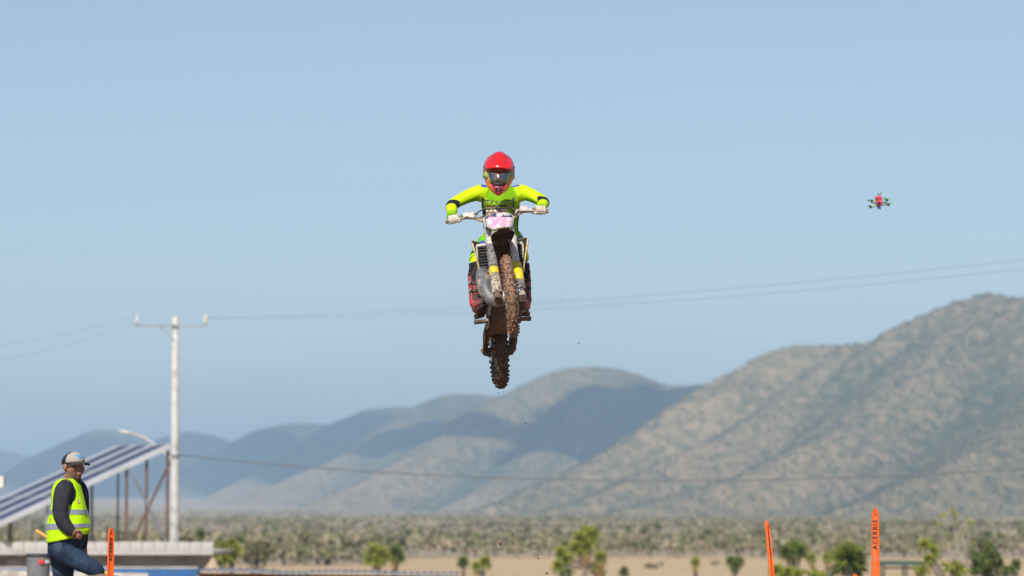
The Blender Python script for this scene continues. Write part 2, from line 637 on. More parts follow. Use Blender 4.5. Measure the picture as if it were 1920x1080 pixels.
def make_haze():
    b = MB()
    b.box((0, 0, 0), (26000, 26000, 240))
    m = bpy.data.materials.new('haze'); m.use_nodes = True
    t = m.node_tree
    t.nodes.remove(t.nodes['Principled BSDF'])
    v = t.nodes.new('ShaderNodeVolumePrincipled')
    v.inputs['Color'].default_value = (0.47, 0.71, 1.0, 1)
    v.inputs['Density'].default_value = 1.65e-4
    v.inputs['Density Attribute'].default_value = ''
    v.inputs['Anisotropy'].default_value = 0.0
    t.links.new(v.outputs[0], t.nodes['Material Output'].inputs['Volume'])
    o = b.build('haze', m, None, (0, 0, 120 - 11))
    tag(o, kind='stuff')
make_haze()


def make_clouds():
    """fair-weather clouds high above the camera's view; their shadows lie on the middle and far hills"""
    me = bpy.data.objects['hills'].data
    bv = bvh_of([(me, Matrix())])
    eye = Vector((0, 0, CAM_Z))
    m = bpy.data.materials.new('cloud'); m.use_nodes = True
    b = m.node_tree.nodes['Principled BSDF']
    b.inputs['Base Color'].default_value = (0.85, 0.86, 0.88, 1)
    b.inputs['Roughness'].default_value = 1.0
    b.inputs['Specular IOR Level'].default_value = 0.0
    rng = random.Random(3)
    groups = [
        (1350, [(1040, 815, 62), (1085, 800, 66), (1130, 790, 72), (1180, 778, 74), (1230, 765, 74), (1275, 742, 56), (1300, 738, 48), (1010, 840, 46), (1120, 835, 50), (1180, 815, 46)]),
        (1450, [(760, 830, 70), (810, 810, 80), (870, 790, 70), (700, 850, 56)]),
        (1500, [(520, 850, 110), (580, 830, 130), (640, 815, 110), (480, 880, 90), (560, 880, 90), (620, 860, 90)]),
        (1600, [(350, 850, 150), (410, 870, 150), (300, 870, 120), (20, 880, 190), (70, 880, 150)]),
    ]
    for alt, puffs in groups:
        mb = MB()
        for px, py, r in puffs:
            d = (P(px, py, 1000) - eye).normalized()
            hit = bv.ray_cast(eye, d, 20000)[0]
            if hit is None or hit.y < 3600: continue
            c = hit + to_sun * ((alt - hit.z) / to_sun.z)
            for q in range(3):
                k = rng.uniform(0.6, 1.0)
                mb.ball(c + Vector((rng.uniform(-0.5, 0.5) * r, rng.uniform(-0.6, 0.6) * r * 1.4, rng.uniform(0, 0.25) * r)), (r * k, r * k * 1.5, r * k * 0.42), 14, 8)
        if not mb.v: continue
        cm = remeshed(mb, 16.0, 3)
        for v in cm.vertices:
            p = v.co / 45.0
            v.co += v.normal * 16 * (float(vnoise(np.array(p.x + p.z), np.array(p.y + 0.7 * p.z), 5)) - 0.4)
        cm.materials.append(m)
        tag(link('cloud', cm), kind='structure')

make_clouds()

# ------------------------------------------------------------------ motocross bike
MUD = (0.23, 0.135, 0.08)
DUST = (0.42, 0.31, 0.22)
M_TYRE_F = mat('front_tyre_rubber', (0.36, 0.20, 0.125), 0.9, col2=(0.26, 0.14, 0.085), scale=22, dirt=0.25, dirt_col=(0.06, 0.045, 0.038), dirt_scale=30, bump=0.003, bump_scale=90)
M_TYRE_R = mat('rear_tyre_rubber', (0.03, 0.022, 0.019), 0.85, col2=(0.06, 0.038, 0.028), scale=16, dirt=0.25, dirt_col=(0.17, 0.10, 0.065), dirt_scale=26, bump=0.003, bump_scale=90)
M_RIM = mat('rim_alloy', (0.03, 0.03, 0.035), 0.4, metal=0.6, dirt=0.6, dirt_col=MUD)
M_STEEL = mat('bare_steel', (0.55, 0.54, 0.52), 0.32, metal=1.0, dirt=0.35, dirt_col=DUST, dirt_scale=30)
M_FORK = mat('silver_fork_tube', (0.72, 0.69, 0.65), 0.38, metal=0.2, col2=(0.56, 0.52, 0.48), scale=20, dirt=0.12, dirt_col=(0.36, 0.27, 0.20), dirt_scale=80, sharp=0.2)
M_YELLOW = mat('yellow_plastic', (0.86, 0.62, 0.01), 0.45, dirt=0.08, dirt_col=(0.40, 0.28, 0.17), dirt_scale=30)
M_SLATE = mat('slate_plastic', (0.16, 0.21, 0.28), 0.45, col2=(0.03, 0.035, 0.045), scale=24, amount=0.25, dirt=0.2, dirt_col=DUST, dirt_scale=75, sharp=0.2)
M_BLACKP = mat('black_plastic', (0.022, 0.022, 0.024), 0.5, dirt=0.3, dirt_col=(0.13, 0.085, 0.055), dirt_scale=30)
M_MUDDY = mat('muddy_black', (0.028, 0.022, 0.02), 0.7, col2=(0.075, 0.045, 0.03), scale=14, dirt=0.4, dirt_col=(0.17, 0.10, 0.06), dirt_scale=22, bump=0.003, bump_scale=60)
M_MUDBROWN = mat('mud_crusted_metal', (0.13, 0.075, 0.048), 0.85, col2=(0.21, 0.125, 0.08), scale=15, dirt=0.25, dirt_col=(0.04, 0.03, 0.025), dirt_scale=25, bump=0.004, bump_scale=70)
M_PIPE = mat('grey_exhaust_steel', (0.17, 0.175, 0.19), 0.48, metal=0.2, col2=(0.11, 0.112, 0.12), scale=9, dirt=0.06, dirt_col=(0.45, 0.35, 0.27), dirt_scale=13)
M_BEIGE = mat('dusty_pale_plastic', (0.62, 0.52, 0.40), 0.6, col2=(0.50, 0.38, 0.27), scale=20, dirt=0.28, dirt_col=(0.06, 0.06, 0.065), dirt_scale=44, sharp=0.16)
M_PALE = mat('dirty_white_plastic', (0.70, 0.67, 0.62), 0.5, dirt=0.3, dirt_col=(0.40, 0.32, 0.25), dirt_scale=80, sharp=0.2)
M_PINK = mat('pink_plate_plastic', (0.80, 0.30, 0.52), 0.45, col2=(0.66, 0.62, 0.67), scale=11, amount=0.2, dirt=0.3, dirt_col=(0.52, 0.43, 0.40), dirt_scale=22)
M_NAVY = mat('navy_print', (0.03, 0.035, 0.12), 0.5, dirt=0.15, dirt_col=DUST)
M_WHITE = mat('white_print', (0.8, 0.8, 0.8), 0.5)
M_ORANGEPAD = mat('orange_pad', (0.75, 0.42, 0.07), 0.6, col2=(0.72, 0.66, 0.55), scale=30, amount=0.15, dirt=0.15)
M_RUBBER = mat('grip_rubber', (0.16, 0.10, 0.06), 0.8, col2=(0.30, 0.20, 0.12), scale=40)
M_CABLE = mat('black_cable', (0.05, 0.045, 0.04), 0.5, dirt=0.3)
M_RADI = mat('radiator_core', (0.012, 0.013, 0.016), 0.6)
M_CHAIN = mat('chain_steel', (0.10, 0.085, 0.075), 0.45, metal=0.7, dirt=0.3, dirt_col=(0.14, 0.09, 0.06))

BIKE_LOC = Vector((-0.0362, 32.3234, 5.7373))
BIKE_ROT = (Matrix.Rotation(math.radians(5.05), 4, 'Z') @ Matrix.Rotation(math.radians(-3.84), 4, 'Y') @ Matrix.Rotation(math.radians(-14.6), 4, 'X'))
AX = Vector((0, math.sin(math.radians(27)), math.cos(math.radians(27))))
PIV = Vector((0, -0.325, 1.06))
STEER = Matrix.Translation(PIV) @ Matrix.Rotation(math.radians(-3.5), 4, AX) @ Matrix.Translation(-PIV)


def wheel(parent, name, axle, Rc, hw, hh, rim_r, front, tyre_mat, xf):
    w = link(name, None, parent)
    n = 48
    mb = MB(); mb.xf = xf
    prof = [(math.sin(a) * hh, math.cos(a) * hw) for a in [2 * math.pi * k / 14 for k in range(14)]]
    mb.ringtube(axle, (1, 0, 0), Rc, prof, n)
    X, Y, Z = frame_to((1, 0, 0))
    c = Vector(axle)

    def knob(a, x, size, lean, depth=0.0):
        d = Y * math.cos(a) + X * math.sin(a)
        t = -Y * math.sin(a) + X * math.cos(a)
        e = Vector((1, 0, 0))
        nrm = (d * math.cos(lean) + e * math.sin(lean)).normalized()
        side = (e * math.cos(lean) - d * math.sin(lean)).normalized()
        ang = math.asin(max(-1, min(1, x / hw)))
        p = c + d * (Rc + hh * math.cos(ang) + depth) + e * x
        R = Matrix((side, t, nrm)).transposed()
        mb.box(p, size, R, taper=0.82)
    cnt = 40 if front else 34
    for i in range(cnt):
        a = 2 * math.pi * i / cnt
        j = rnd.uniform(-0.01, 0.01)
        if front:
            if i % 2 == 0:
                knob(a + j, -0.013, (0.013, 0.015, 0.024), -0.2); knob(a, 0.013, (0.013, 0.015, 0.024), 0.2)
            else:
                knob(a + j, 0.0, (0.016, 0.014, 0.024), 0); knob(a + j, -0.027, (0.012, 0.016, 0.022), -0.7); knob(a - j, 0.027, (0.012, 0.016, 0.022), 0.7)
            knob(a + j, -0.037, (0.012, 0.02, 0.020), -1.15); knob(a - j, 0.037, (0.012, 0.02, 0.020), 1.15)
        else:
            if i % 2 == 0:
                knob(a + j, -0.016, (0.026, 0.02, 0.028), -0.15); knob(a, 0.016, (0.026, 0.02, 0.028), 0.15)
            else:
                knob(a + j, -0.036, (0.022, 0.022, 0.026), -0.7); knob(a - j, 0.036, (0.022, 0.022, 0.026), 0.7)
                knob(a, 0.0, (0.02, 0.02, 0.024), 0)
            knob(a + j, -0.052, (0.014, 0.026, 0.026), -1.2); knob(a - j, 0.052, (0.014, 0.026, 0.026), 1.2)
    mb.build('tyre', tyre_mat, w)
    mb = MB(); mb.xf = xf
    mb.ringtube(axle, (1, 0, 0), rim_r, [(0.012, -0.022), (0.012, 0.022), (-0.004, 0.02), (-0.012, 0.012), (-0.012, -0.012), (-0.004, -0.02)], n)
    mb.build('rim', M_RIM, w)
    mb = MB(); mb.xf = xf
    mb.lathe([(0.018, -0.09), (0.02, -0.06), (0.05, -0.055), (0.05, -0.045), (0.028, -0.04), (0.028, 0.04), (0.05, 0.045), (0.05, 0.055), (0.02, 0.06), (0.018, 0.09)], axle, (1, 0, 0), 20)
    mb.build('hub', M_STEEL, w)
    mb = MB(); mb.xf = xf
    for i in range(32):
        a = 2 * math.pi * i / 32
        b = a + (0.35 if (i // 2) % 2 else -0.35)
        x = 0.045 if i % 2 else -0.045
        p0 = c + (Y * math.cos(b) + X * math.sin(b)) * 0.045 + Vector((x, 0, 0))
        p1 = c + (Y * math.cos(a) + X * math.sin(a)) * (rim_r - 0.01)
        mb.tube([p0, p1], 0.0022, 5)
    tag(mb.build('spokes', M_STEEL, w), kind='stuff')
    mb = MB(); mb.xf = xf
    sx = 0.062 if front else -0.066
    ro = 0.13 if front else 0.11
    mb.ringtube(c + Vector((sx, 0, 0)), (1, 0, 0), ro - 0.02, [(0.02, -0.0015), (0.02, 0.0015), (-0.02, 0.0015), (-0.02, -0.0015)], 36, False)
    mb.ringtube(c + Vector((sx * 0.98, 0, 0)), (1, 0, 0), 0.05, [(0.04, -0.001), (0.04, 0.001), (-0.01, 0.001), (-0.01, -0.001)], 12, False)
    mb.build('brake_disc', M_STEEL, w)
    if not front:
        mb = MB(); mb.xf = xf
        m_ = 48
        poly = []
        for i in range(m_ * 2):
            a = math.pi * i / m_
            r = 0.107 if i % 2 else 0.099
            poly.append(c + (Y * math.cos(a) + X * math.sin(a)) * r + Vector((0.068, 0, 0)))
        mb.prism(poly, (0.006, 0, 0))
        mb.build('sprocket', M_CHAIN, w)
    return w


def make_bike():
    bike = thing('motocross_bike', 'muddy motocross bike flying nose up through the air under its rider', 'motorcycle')
    bike.matrix_world = Matrix.Translation(BIKE_LOC) @ BIKE_ROT
    FA, RA = Vector((0, -0.74, 0.345)), Vector((0, 0.74, 0.34))
    wheel(bike, 'front_wheel', FA, 0.296, 0.038, 0.042, 0.262, True, M_TYRE_F, STEER)
    wheel(bike, 'rear_wheel', RA, 0.284, 0.052, 0.048, 0.236, False, M_TYRE_R, None)
    # forks
    for s in (-1, 1):
        a = Vector((s * 0.097, -0.715, 0.36)); ax = AX
        leg = MB(); leg.xf = STEER
        leg.tube([a + ax * 0.28, a + ax * 0.30, a + ax * 0.62, a + ax * 0.63, a + ax * 0.69, a + ax * 0.70, a + ax * 0.90, a + ax * 0.91],
                 [0.026, 0.029, 0.031, 0.034, 0.034, 0.030, 0.029, 0.02], 18)
        leg.tube([a + ax * 0.02, a + ax * 0.29], [0.022, 0.022], 14)
        lo = leg.build('fork_leg', M_FORK, bike)
        # guard: half shell in front of the lower leg, three printed bands
        def band(t0, t1, w0, w1, m, nm):
            g = MB(); g.xf = STEER
            rows = []
            fwd = Vector((0, -math.cos(math.radians(27)), math.sin(math.radians(27))))
            for i in range(5):
                t = t0 + (t1 - t0) * i / 4; w = w0 + (w1 - w0) * i / 4
                row = []
                for k in range(9):
                    ang = math.radians(-100 + 200 * k / 8)
                    row.append(a + ax * t + Vector((math.sin(ang) * w, 0, 0)) + fwd * (math.cos(ang) * w * 1.0))
                rows.append(row)
            g.sheet(rows, thick=-fwd * 0.004)
            g.build(nm, m, lo)
        if s < 0:
            band(0.33, 0.60, 0.042, 0.036, M_SLATE, 'fork_guard')
            band(0.255, 0.327, 0.043, 0.042, M_YELLOW, 'fork_guard')
            band(0.03, 0.252, 0.046, 0.043, M_BEIGE, 'fork_guard')
        else:
            band(0.145, 0.36, 0.046, 0.041, M_YELLOW, 'fork_guard')
            band(0.04, 0.142, 0.047, 0.046, M_SLATE, 'fork_guard')
        lug = MB(); lug.xf = STEER
        lug.box(a + Vector((s * 0.003, -0.022, -0.01)), (0.046, 0.085, 0.075), (math.radians(-27), 0, 0), taper=0.9)
        lug.lathe([(0.026, -0.032), (0.026, 0.032)], FA + Vector((s * 0.10, 0, 0)), (1, 0, 0), 16)
        lug.build('axle_lug', M_MUDBROWN if s < 0 else M_STEEL, lo)
        # mud collar
        col_ = MB(); col_.xf = STEER
        col_.lathe([(0.036, -0.02), (0.040, -0.012), (0.040, 0.012), (0.034, 0.02)], a + ax * 0.655, ax, 16)
        col_.build('clamp_ring', M_PALE, lo)
    for (t, h) in ((0.66, 0.034), (0.87, 0.028)):
        m = MB(); m.xf = STEER
        c = Vector((0, -0.715, 0.36)) + AX * t + Vector((0, 0.012, 0))
        m.box(c, (0.26, 0.075, h), (math.radians(-27), 0, 0), taper=0.95)
        m.build('triple_clamp', M_MUDDY, bike)
    m = MB()
    m.tube([PIV + AX * -0.14 + Vector((0, 0.03, 0)), PIV + AX * 0.09 + Vector((0, 0.03, 0))], 0.035, 14)
    m.build('steering_head', M_MUDDY, bike)
    # handlebar
    hb = MB(); hb.xf = STEER
    for s in (-1, 1):
        pass
    pts = [(-0.425, -0.185, 1.235), (-0.30, -0.215, 1.24), (-0.22, -0.245, 1.235), (-0.13, -0.285, 1.175), (-0.06, -0.29, 1.165), (0.06, -0.29, 1.165), (0.13, -0.285, 1.175), (0.22, -0.245, 1.235), (0.30, -0.215, 1.24), (0.425, -0.185, 1.235)]
    hb.tube(pts, 0.0125, 10)
    hb.tube([(-0.19, -0.255, 1.215), (0.19, -0.255, 1.215)], 0.008, 8)
    for s in (-1, 1):
        hb.box((s * 0.05, -0.29, 1.15), (0.035, 0.05, 0.05))
    bar = hb.build('handlebar', mat('dirty_bar_alloy', (0.36, 0.30, 0.24), 0.45, metal=0.3, dirt=0.5, dirt_col=DUST, dirt_scale=40), bike)
    for s in (-1, 1):
        g = MB(); g.xf = STEER
        p0, p1 = Vector((s * 0.305, -0.214, 1.24)), Vector((s * 0.435, -0.183, 1.235))
        g.tube([p0, p0 + (p1 - p0) * 0.06, p0 + (p1 - p0) * 0.08, p0 + (p1 - p0) * 0.94, p1], [0.026, 0.026, 0.0165, 0.0165, 0.020], 14)
        for k in range(9):
            q = p0 + (p1 - p0) * (0.14 + 0.085 * k)
            g.tube([q, q + (p1 - p0) * 0.03], 0.0182, 12)
        g.build('grip', M_RUBBER, bar)
        g = MB(); g.xf = STEER
        g.tube([(s * 0.235, -0.27, 1.222), (s * 0.26, -0.30, 1.222), (s * 0.33, -0.292, 1.215), (s * 0.40, -0.278, 1.205), (s * 0.415, -0.272, 1.203)], [0.009, 0.009, 0.0075, 0.0065, 0.008], 8, flat=0.7)
        g.build('lever', M_STEEL, bar)
        g = MB(); g.xf = STEER
        if s > 0:
            g.box((s * 0.225, -0.272, 1.245), (0.07, 0.055, 0.042), (0, 0, 0.25), taper=0.9)
            g.box((s * 0.268, -0.262, 1.235), (0.05, 0.035, 0.03), (0, 0, 0.25))
            g.tube([(s * 0.20, -0.27, 1.24), (s * 0.17, -0.30, 1.235), (s * 0.15, -0.31, 1.20)], 0.009, 8)
            g.build('master_cylinder', M_PALE, bar)
        else:
            g.box((s * 0.215, -0.262, 1.24), (0.06, 0.05, 0.045), (0, 0, -0.25), taper=0.9)
            g.box((s * 0.262, -0.262, 1.250), (0.045, 0.035, 0.035), (0, 0, -0.25))
            g.tube([(s * 0.19, -0.27, 1.235), (s * 0.165, -0.29, 1.235)], 0.010, 8)
            g.build('lever_perch', M_PALE, bar)
            k = MB(); k.xf = STEER
            k.box((s * 0.285, -0.225, 1.262), (0.05, 0.03, 0.02), (0, 0, -0.2))
            k.build('switch', mat('green_switch', (0.05, 0.18, 0.13), 0.5, dirt=0.3), bar)
    pad = MB(); pad.xf = STEER
    pad.box((0.0, -0.272, 1.232), (0.19, 0.05, 0.058), (math.radians(-20), 0, 0), taper=0.92)
    po = pad.build('bar_pad', M_PALE, bar)
    for x0, x1, h in ((-0.09, -0.012, 0.016), (0.012, 0.09, 0.02)):
        st = MB(); st.xf = STEER
        st.box(((x0 + x1) / 2, -0.3005, 1.236), (x1 - x0, 0.004, h), (math.radians(-20), 0, 0))
        st.build('pad_stripe', M_ORANGEPAD, po)
    # cables
    def cable(pts, r, nm, m=M_CABLE):
        c = MB(); c.xf = STEER
        # smooth the path
        P_ = [Vector(p) for p in pts]
        out = []
        for i in range(len(P_) - 1):
            p0, p1, p2, p3 = P_[max(i - 1, 0)], P_[i], P_[i + 1], P_[min(i + 2, len(P_) - 1)]
            for k in range(6):
                t = k / 6
                out.append(0.5 * ((2 * p1) + (p2 - p0) * t + (2 * p0 - 5 * p1 + 4 * p2 - p3) * t * t + (3 * p1 - p0 - 3 * p2 + p3) * t ** 3))
        out.append(P_[-1])
        c.tube(out, r, 7)
        return c.build(nm, m, bike)
    cable([(-0.20, -0.28, 1.235), (-0.10, -0.34, 1.262), (0.02, -0.35, 1.24), (0.06, -0.30, 1.10)], 0.006, 'clutch_cable')
    cable([(0.16, -0.30, 1.235), (0.06, -0.37, 1.268), (-0.06, -0.37, 1.24), (-0.10, -0.42, 1.16), (-0.11, -0.47, 1.0)], 0.005, 'throttle_cable', M_RUBBER)
    cable([(0.155, -0.31, 1.21), (0.08, -0.39, 1.255), (-0.02, -0.41, 1.235), (-0.09, -0.40, 1.12), (-0.06, -0.38, 1.0)], 0.0055, 'brake_hose')
    cable([(-0.24, -0.27, 1.225), (-0.17, -0.33, 1.19), (-0.10, -0.36, 1.20), (0.0, -0.36, 1.18)], 0.005, 'wiring_loom', M_RUBBER)
    # number plate, slightly bowed
    rim = [(-0.141, -0.446, 1.128), (-0.128, -0.435, 1.152), (-0.026, -0.423, 1.176), (0.065, -0.418, 1.178), (0.107, -0.425, 1.163), (0.121, -0.446, 1.121), (0.107, -0.478, 1.062), (0.086, -0.499, 1.023), (0.064, -0.515, 0.992), (-0.069, -0.522, 0.99), (-0.112, -0.502, 1.03), (-0.142, -0.483, 1.068)]
    xm = -0.012
    def bow(p, off=0.0):
        x, y, z = p
        return Vector((x, y - 0.045 * (1 - ((x - xm) / 0.15) ** 2) - off, z))
    def plate_piece(poly, off, th, nm, m, parent, shrink=1.0, xf=None):
        b = MB()
        c = sum((Vector(p) for p in poly), Vector()) / len(poly)
        pts = []
        for i, p in enumerate(poly):
            q = Vector(poly[(i + 1) % len(poly)]); p = Vector(p)
            for k in range(3):
                pts.append(c + (p + (q - p) * k / 3 - c) * shrink)
        rows = []
        for s_ in (0.0, 0.35, 0.7, 1.0):
            rows.append([bow(c + (p - c) * s_, off) for p in pts])
        n = len(pts)
        vs = [v for r in rows for v in r]
        fs = []
        for i in range(3):
            for k in range(n):
                l = (k + 1) % n
                fs.append((i * n + k, i * n + l, (i + 1) * n + l, (i + 1) * n + k))
        nb = len(vs)
        vs = vs + [v + Vector((0, th, 0)) for v in vs]
        fs = fs + [tuple(nb + i for i in reversed(f)) for f in fs]
        for k in range(n):
            l = (k + 1) % n
            fs.append((3 * n + k, 3 * n + l, nb + 3 * n + l, nb + 3 * n + k))
        b.add(vs, fs, True)
        return b.build(nm, m, parent)
    plate = plate_piece(rim, 0.0, 0.004, 'number_plate', M_PALE, bike)
    plate_piece([p for p in rim], 0.003, 0.002, 'plate_sticker', M_PINK, plate, 0.94)
    top = [(-0.128, -0.448, 1.125), (-0.118, -0.438, 1.148), (-0.024, -0.425, 1.172), (0.062, -0.421, 1.173), (0.100, -0.428, 1.157), (0.108, -0.445, 1.124)]
    plate_piece(top, 0.0062, 0.002, 'header_band', M_NAVY, plate, 0.98)
    pb = bvh_of([(c_.data, Matrix()) for c_ in plate.children] + [(plate.data, Matrix())])
    def disc(x, z, r0, r1, nm, m, off):
        b = MB()
        b.sheet([[(x + 1.35 * r * math.cos(2 * math.pi * k / 18), -0.7, z + r * math.sin(2 * math.pi * k / 18)) for k in range(19)] for r in (r0, (r0 + r1) / 2, r1)])
        me_ = b.mesh(nm); lay_on(me_, pb, (0, 1, 0), off); me_.materials.append(m)
        link(nm, me_, plate)
    disc(-0.006, 1.1475, 0.0005, 0.0165, 'round_emblem', M_WHITE, 0.002)
    disc(-0.006, 1.1475, 0.007, 0.0105, 'emblem_ring', M_NAVY, 0.0035)
    tm = text_mesh('PRO', 0.036, 0.0, bold=0.0012)
    for v in tm.vertices: v.co = Vector((0.053 + v.co.x, -0.7, 1.151 + v.co.y))
    lay_on(tm, pb, (0, 1, 0), 0.003)
    tm.materials.append(M_WHITE)
    link('lettering', tm, plate)
    # front fender: arched, with turned-down edges
    secs = [(-0.27, 0.80, 0.050, 0.030), (-0.33, 0.90, 0.060, 0.030), (-0.42, 0.955, 0.072, 0.034), (-0.55, 0.955, 0.088, 0.040), (-0.72, 0.93, 0.098, 0.042), (-0.88, 0.895, 0.096, 0.036), (-0.98, 0.868, 0.080, 0.024), (-1.03, 0.852, 0.05, 0.010)]
    fm = MB(); fm.xf = STEER
    for side, off in ((0, 0.0), (1, -0.004)):
        rows = []
        for (y, z, w, d) in secs:
            row = []
            for k in range(13):
                u = -1 + 2 * k / 12
                x = w * max(-1, min(1, u * 1.12))
                dz = -d * (max(0, abs(u) - 0.72) / 0.28) ** 1.3 - 0.01 * u * u
                row.append((x, y + off * 0.3, z + dz + off))
            rows.append(row)
        fm.mat = side
        fm.sheet(rows if side == 0 else [list(reversed(r)) for r in rows])
    fm.build('front_fender', [M_PALE, mat('mud_caked_underside', (0.035, 0.022, 0.016), 0.95, col2=(0.07, 0.042, 0.028), scale=30, dirt=0.25, dirt_col=(0.11, 0.06, 0.04), dirt_scale=50, bump=0.006, bump_scale=50)], bike)
    lip = MB(); lip.xf = STEER
    lip.tube([(-0.078, -0.985, 0.850), (-0.05, -1.032, 0.849), (0, -1.045, 0.852), (0.05, -1.032, 0.849), (0.078, -0.985, 0.850)], [0.006, 0.012, 0.014, 0.012, 0.006], 8, flat=0.7)
    lip.build('fender_lip', mat('dust_caked_lip', (0.62, 0.58, 0.5), 0.7, col2=(0.10, 0.22, 0.10), scale=45, amount=0.15, dirt=0.4, dirt_col=DUST, dirt_scale=60), bike)
    # radiators and shrouds
    for s in (-1, 1):
        x0 = s * 0.135
        r = MB()
        r.box((x0, -0.19, 0.86), (0.105, 0.03, 0.235), (0.12, 0, s * 0.18))
        ro = r.build('radiator', M_RADI, bike)
        f = MB()
        for dz in (-0.122, 0.122):
            f.box((x0, -0.19 - dz * 0.12, 0.86 + dz), (0.115, 0.042, 0.02), (0.12, 0, s * 0.18))
        f.box((x0 - 0.056, -0.19 - s * 0.0, 0.86), (0.010, 0.040, 0.235), (0.12, 0, s * 0.18))
        f.box((x0 + 0.056, -0.19 + s * 0.0, 0.86), (0.010, 0.040, 0.235), (0.12, 0, s * 0.18))
        f.build('radiator_frame', M_PALE, ro)
        for k in range(9):
            l = MB()
            l.box((x0, -0.212 - (k - 4) * 0.003, 0.86 + (k - 4) * 0.0245), (0.098, 0.018, 0.004), (0.6, 0, s * 0.18))
            l.build('louvre', M_BLACKP, ro)
        # shroud: flared plate; profile in (y, z), x flares forward
        prof = [(-0.295, 0.975), (-0.275, 1.0), (-0.05, 1.055), (0.14, 0.99), (0.10, 0.90), (-0.06, 0.80), (-0.19, 0.715), (-0.215, 0.72), (-0.25, 0.82)]
        def sx(y, z):
            return s * (0.135 + 0.375 * max(0.0, -y) ** 1.05 * (0.55 + 0.45 * (z - 0.70) / 0.3))
        b = MB()
        n = len(prof)
        outer = [Vector((sx(y, z) + s * 0.004, y, z)) for y, z in prof]
        inner = [Vector((sx(y, z), y, z)) for y, z in prof]
        co = Vector((sx(-0.1, 0.9) + s * 0.006, -0.1, 0.9)); ci = Vector((sx(-0.1, 0.9) - s * 0.0, -0.1, 0.9))
        b.mat = 0
        b.add(outer + [co], [((k, (k + 1) % n, n) if s > 0 else ((k + 1) % n, k, n)) for k in range(n)], True)
        b.mat = 1
        b.add(inner + [ci], [(((k + 1) % n, k, n) if s > 0 else (k, (k + 1) % n, n)) for k in range(n)], True)
        so = b.build('radiator_shroud', [M_YELLOW, M_BLACKP], bike)
        e = MB()
        lp = [Vector((sx(y, z) + s * 0.002, y, z)) for y, z in prof]
        e.tube([lp[4], lp[3], lp[2], lp[1], lp[0], lp[8], lp[7], lp[6], lp[5]], [0.005, 0.006, 0.006, 0.007, 0.008, 0.008, 0.007, 0.006, 0.005], 6)
        e.build('shroud_edge', mat('dusty_shroud_edge', (0.66, 0.58, 0.42), 0.6, col2=(0.68, 0.55, 0.16), scale=9, amount=0.3, dirt=0.3, dirt_col=DUST, dirt_scale=40), so)
    # tank, seat, rear bodywork
    b = MB()
    b.rings([[Vector((w * math.cos(t), y, z + h * math.sin(t))) for t in [2 * math.pi * k / 16 for k in range(16)]] for y, z, w, h in ((-0.24, 0.97, 0.06, 0.05), (-0.15, 0.97, 0.12, 0.085), (0.0, 0.96, 0.13, 0.09), (0.14, 0.93, 0.08, 0.06))])
    b.build('fuel_tank', M_BLACKP, bike)
    b = MB()
    b.rings([[Vector((w * math.cos(t), y, z + 0.05 * math.sin(t))) for t in [2 * math.pi * k / 12 for k in range(12)]] for y, z, w in ((-0.10, 1.02, 0.05), (0.05, 0.965, 0.075), (0.3, 0.935, 0.085), (0.55, 0.95, 0.085), (0.68, 0.955, 0.06))])
    b.build('seat', M_BLACKP, bike)
    b = MB()
    rows = [[(w * (-1 + k / 4), y, z - 0.03 * abs(-1 + k / 4) ** 2) for k in range(9)] for y, z, w in ((0.5, 0.90, 0.09), (0.75, 0.90, 0.085), (0.95, 0.92, 0.075), (1.08, 0.94, 0.05))]
    b.sheet(rows, thick=(0, 0, -0.006))
    b.build('rear_fender', M_YELLOW, bike)
    for s in (-1, 1):
        b = MB()
        b.prism([(s * 0.115, 0.12, 0.90), (s * 0.13, 0.55, 0.92), (s * 0.125, 0.50, 0.70), (s * 0.12, 0.30, 0.62)], (s * 0.006, 0, 0))
        b.build('side_panel', M_YELLOW, bike)
    # frame and engine
    b = MB()
    for s in (-1, 1):
        b.bar((s * 0.035, -0.27, 0.98), (s * 0.10, 0.20, 0.72), 0.03, 0.075)
        b.bar((s * 0.10, 0.20, 0.73), (s * 0.10, 0.21, 0.36), 0.035, 0.06, Vector((0, 1, 0)))
        b.tube([(s * 0.03, -0.25, 0.93), (s * 0.05, -0.24, 0.60), (s * 0.07, -0.20, 0.36), (s * 0.085, -0.05, 0.315), (s * 0.095, 0.2, 0.34)], 0.019, 10)
    b.tube([(0, -0.28, 1.0), (0, -0.22, 0.85)], 0.04, 10)
    b.build('frame', M_MUDBROWN, bike)
    b = MB()
    b.rings([[Vector((0.115 * math.copysign(abs(math.cos(t)) ** 0.6, math.cos(t)), 0.03 + 0.21 * sc * math.copysign(abs(math.sin(t)) ** 0.8, math.sin(t)), z)) for t in [2 * math.pi * k / 20 for k in range(20)]] for z, sc in ((0.315, 0.75), (0.35, 1.0), (0.46, 1.0), (0.53, 0.8))])
    for k in range(7):
        b.rings([[Vector((0.085 * math.cos(t), -0.11 + 0.075 * math.sin(t), z)) for t in [2 * math.pi * j / 14 for j in range(14)]] for z in (0.53 + k * 0.026, 0.545 + k * 0.026)])
    eng = b.build('engine', M_MUDDY, bike)
    for s in (-1, 1):
        c = MB()
        c.lathe([(0.085, 0), (0.085, 0.018), (0.07, 0.03), (0.02, 0.034)], (s * 0.113, 0.0 if s < 0 else -0.03, 0.41), (s, 0, 0), 22)
        c.build('engine_cover', M_MUDBROWN, eng)
    b = MB()
    b.sheet([[(x, y, z) for x in (-0.10, -0.05, 0.05, 0.10)] for y, z in ((-0.235, 0.42), (-0.21, 0.335), (-0.1, 0.30), (0.15, 0.305))], thick=(0, 0, -0.006), smooth=False)
    b.build('skid_plate', M_MUDDY, bike)
    b = MB()
    b.tube([(-0.105, -0.19, 0.50), (-0.12, -0.10, 0.42), (-0.125, 0.02, 0.36)], 0.016, 10)
    b.build('kick_lever', M_STEEL, bike)
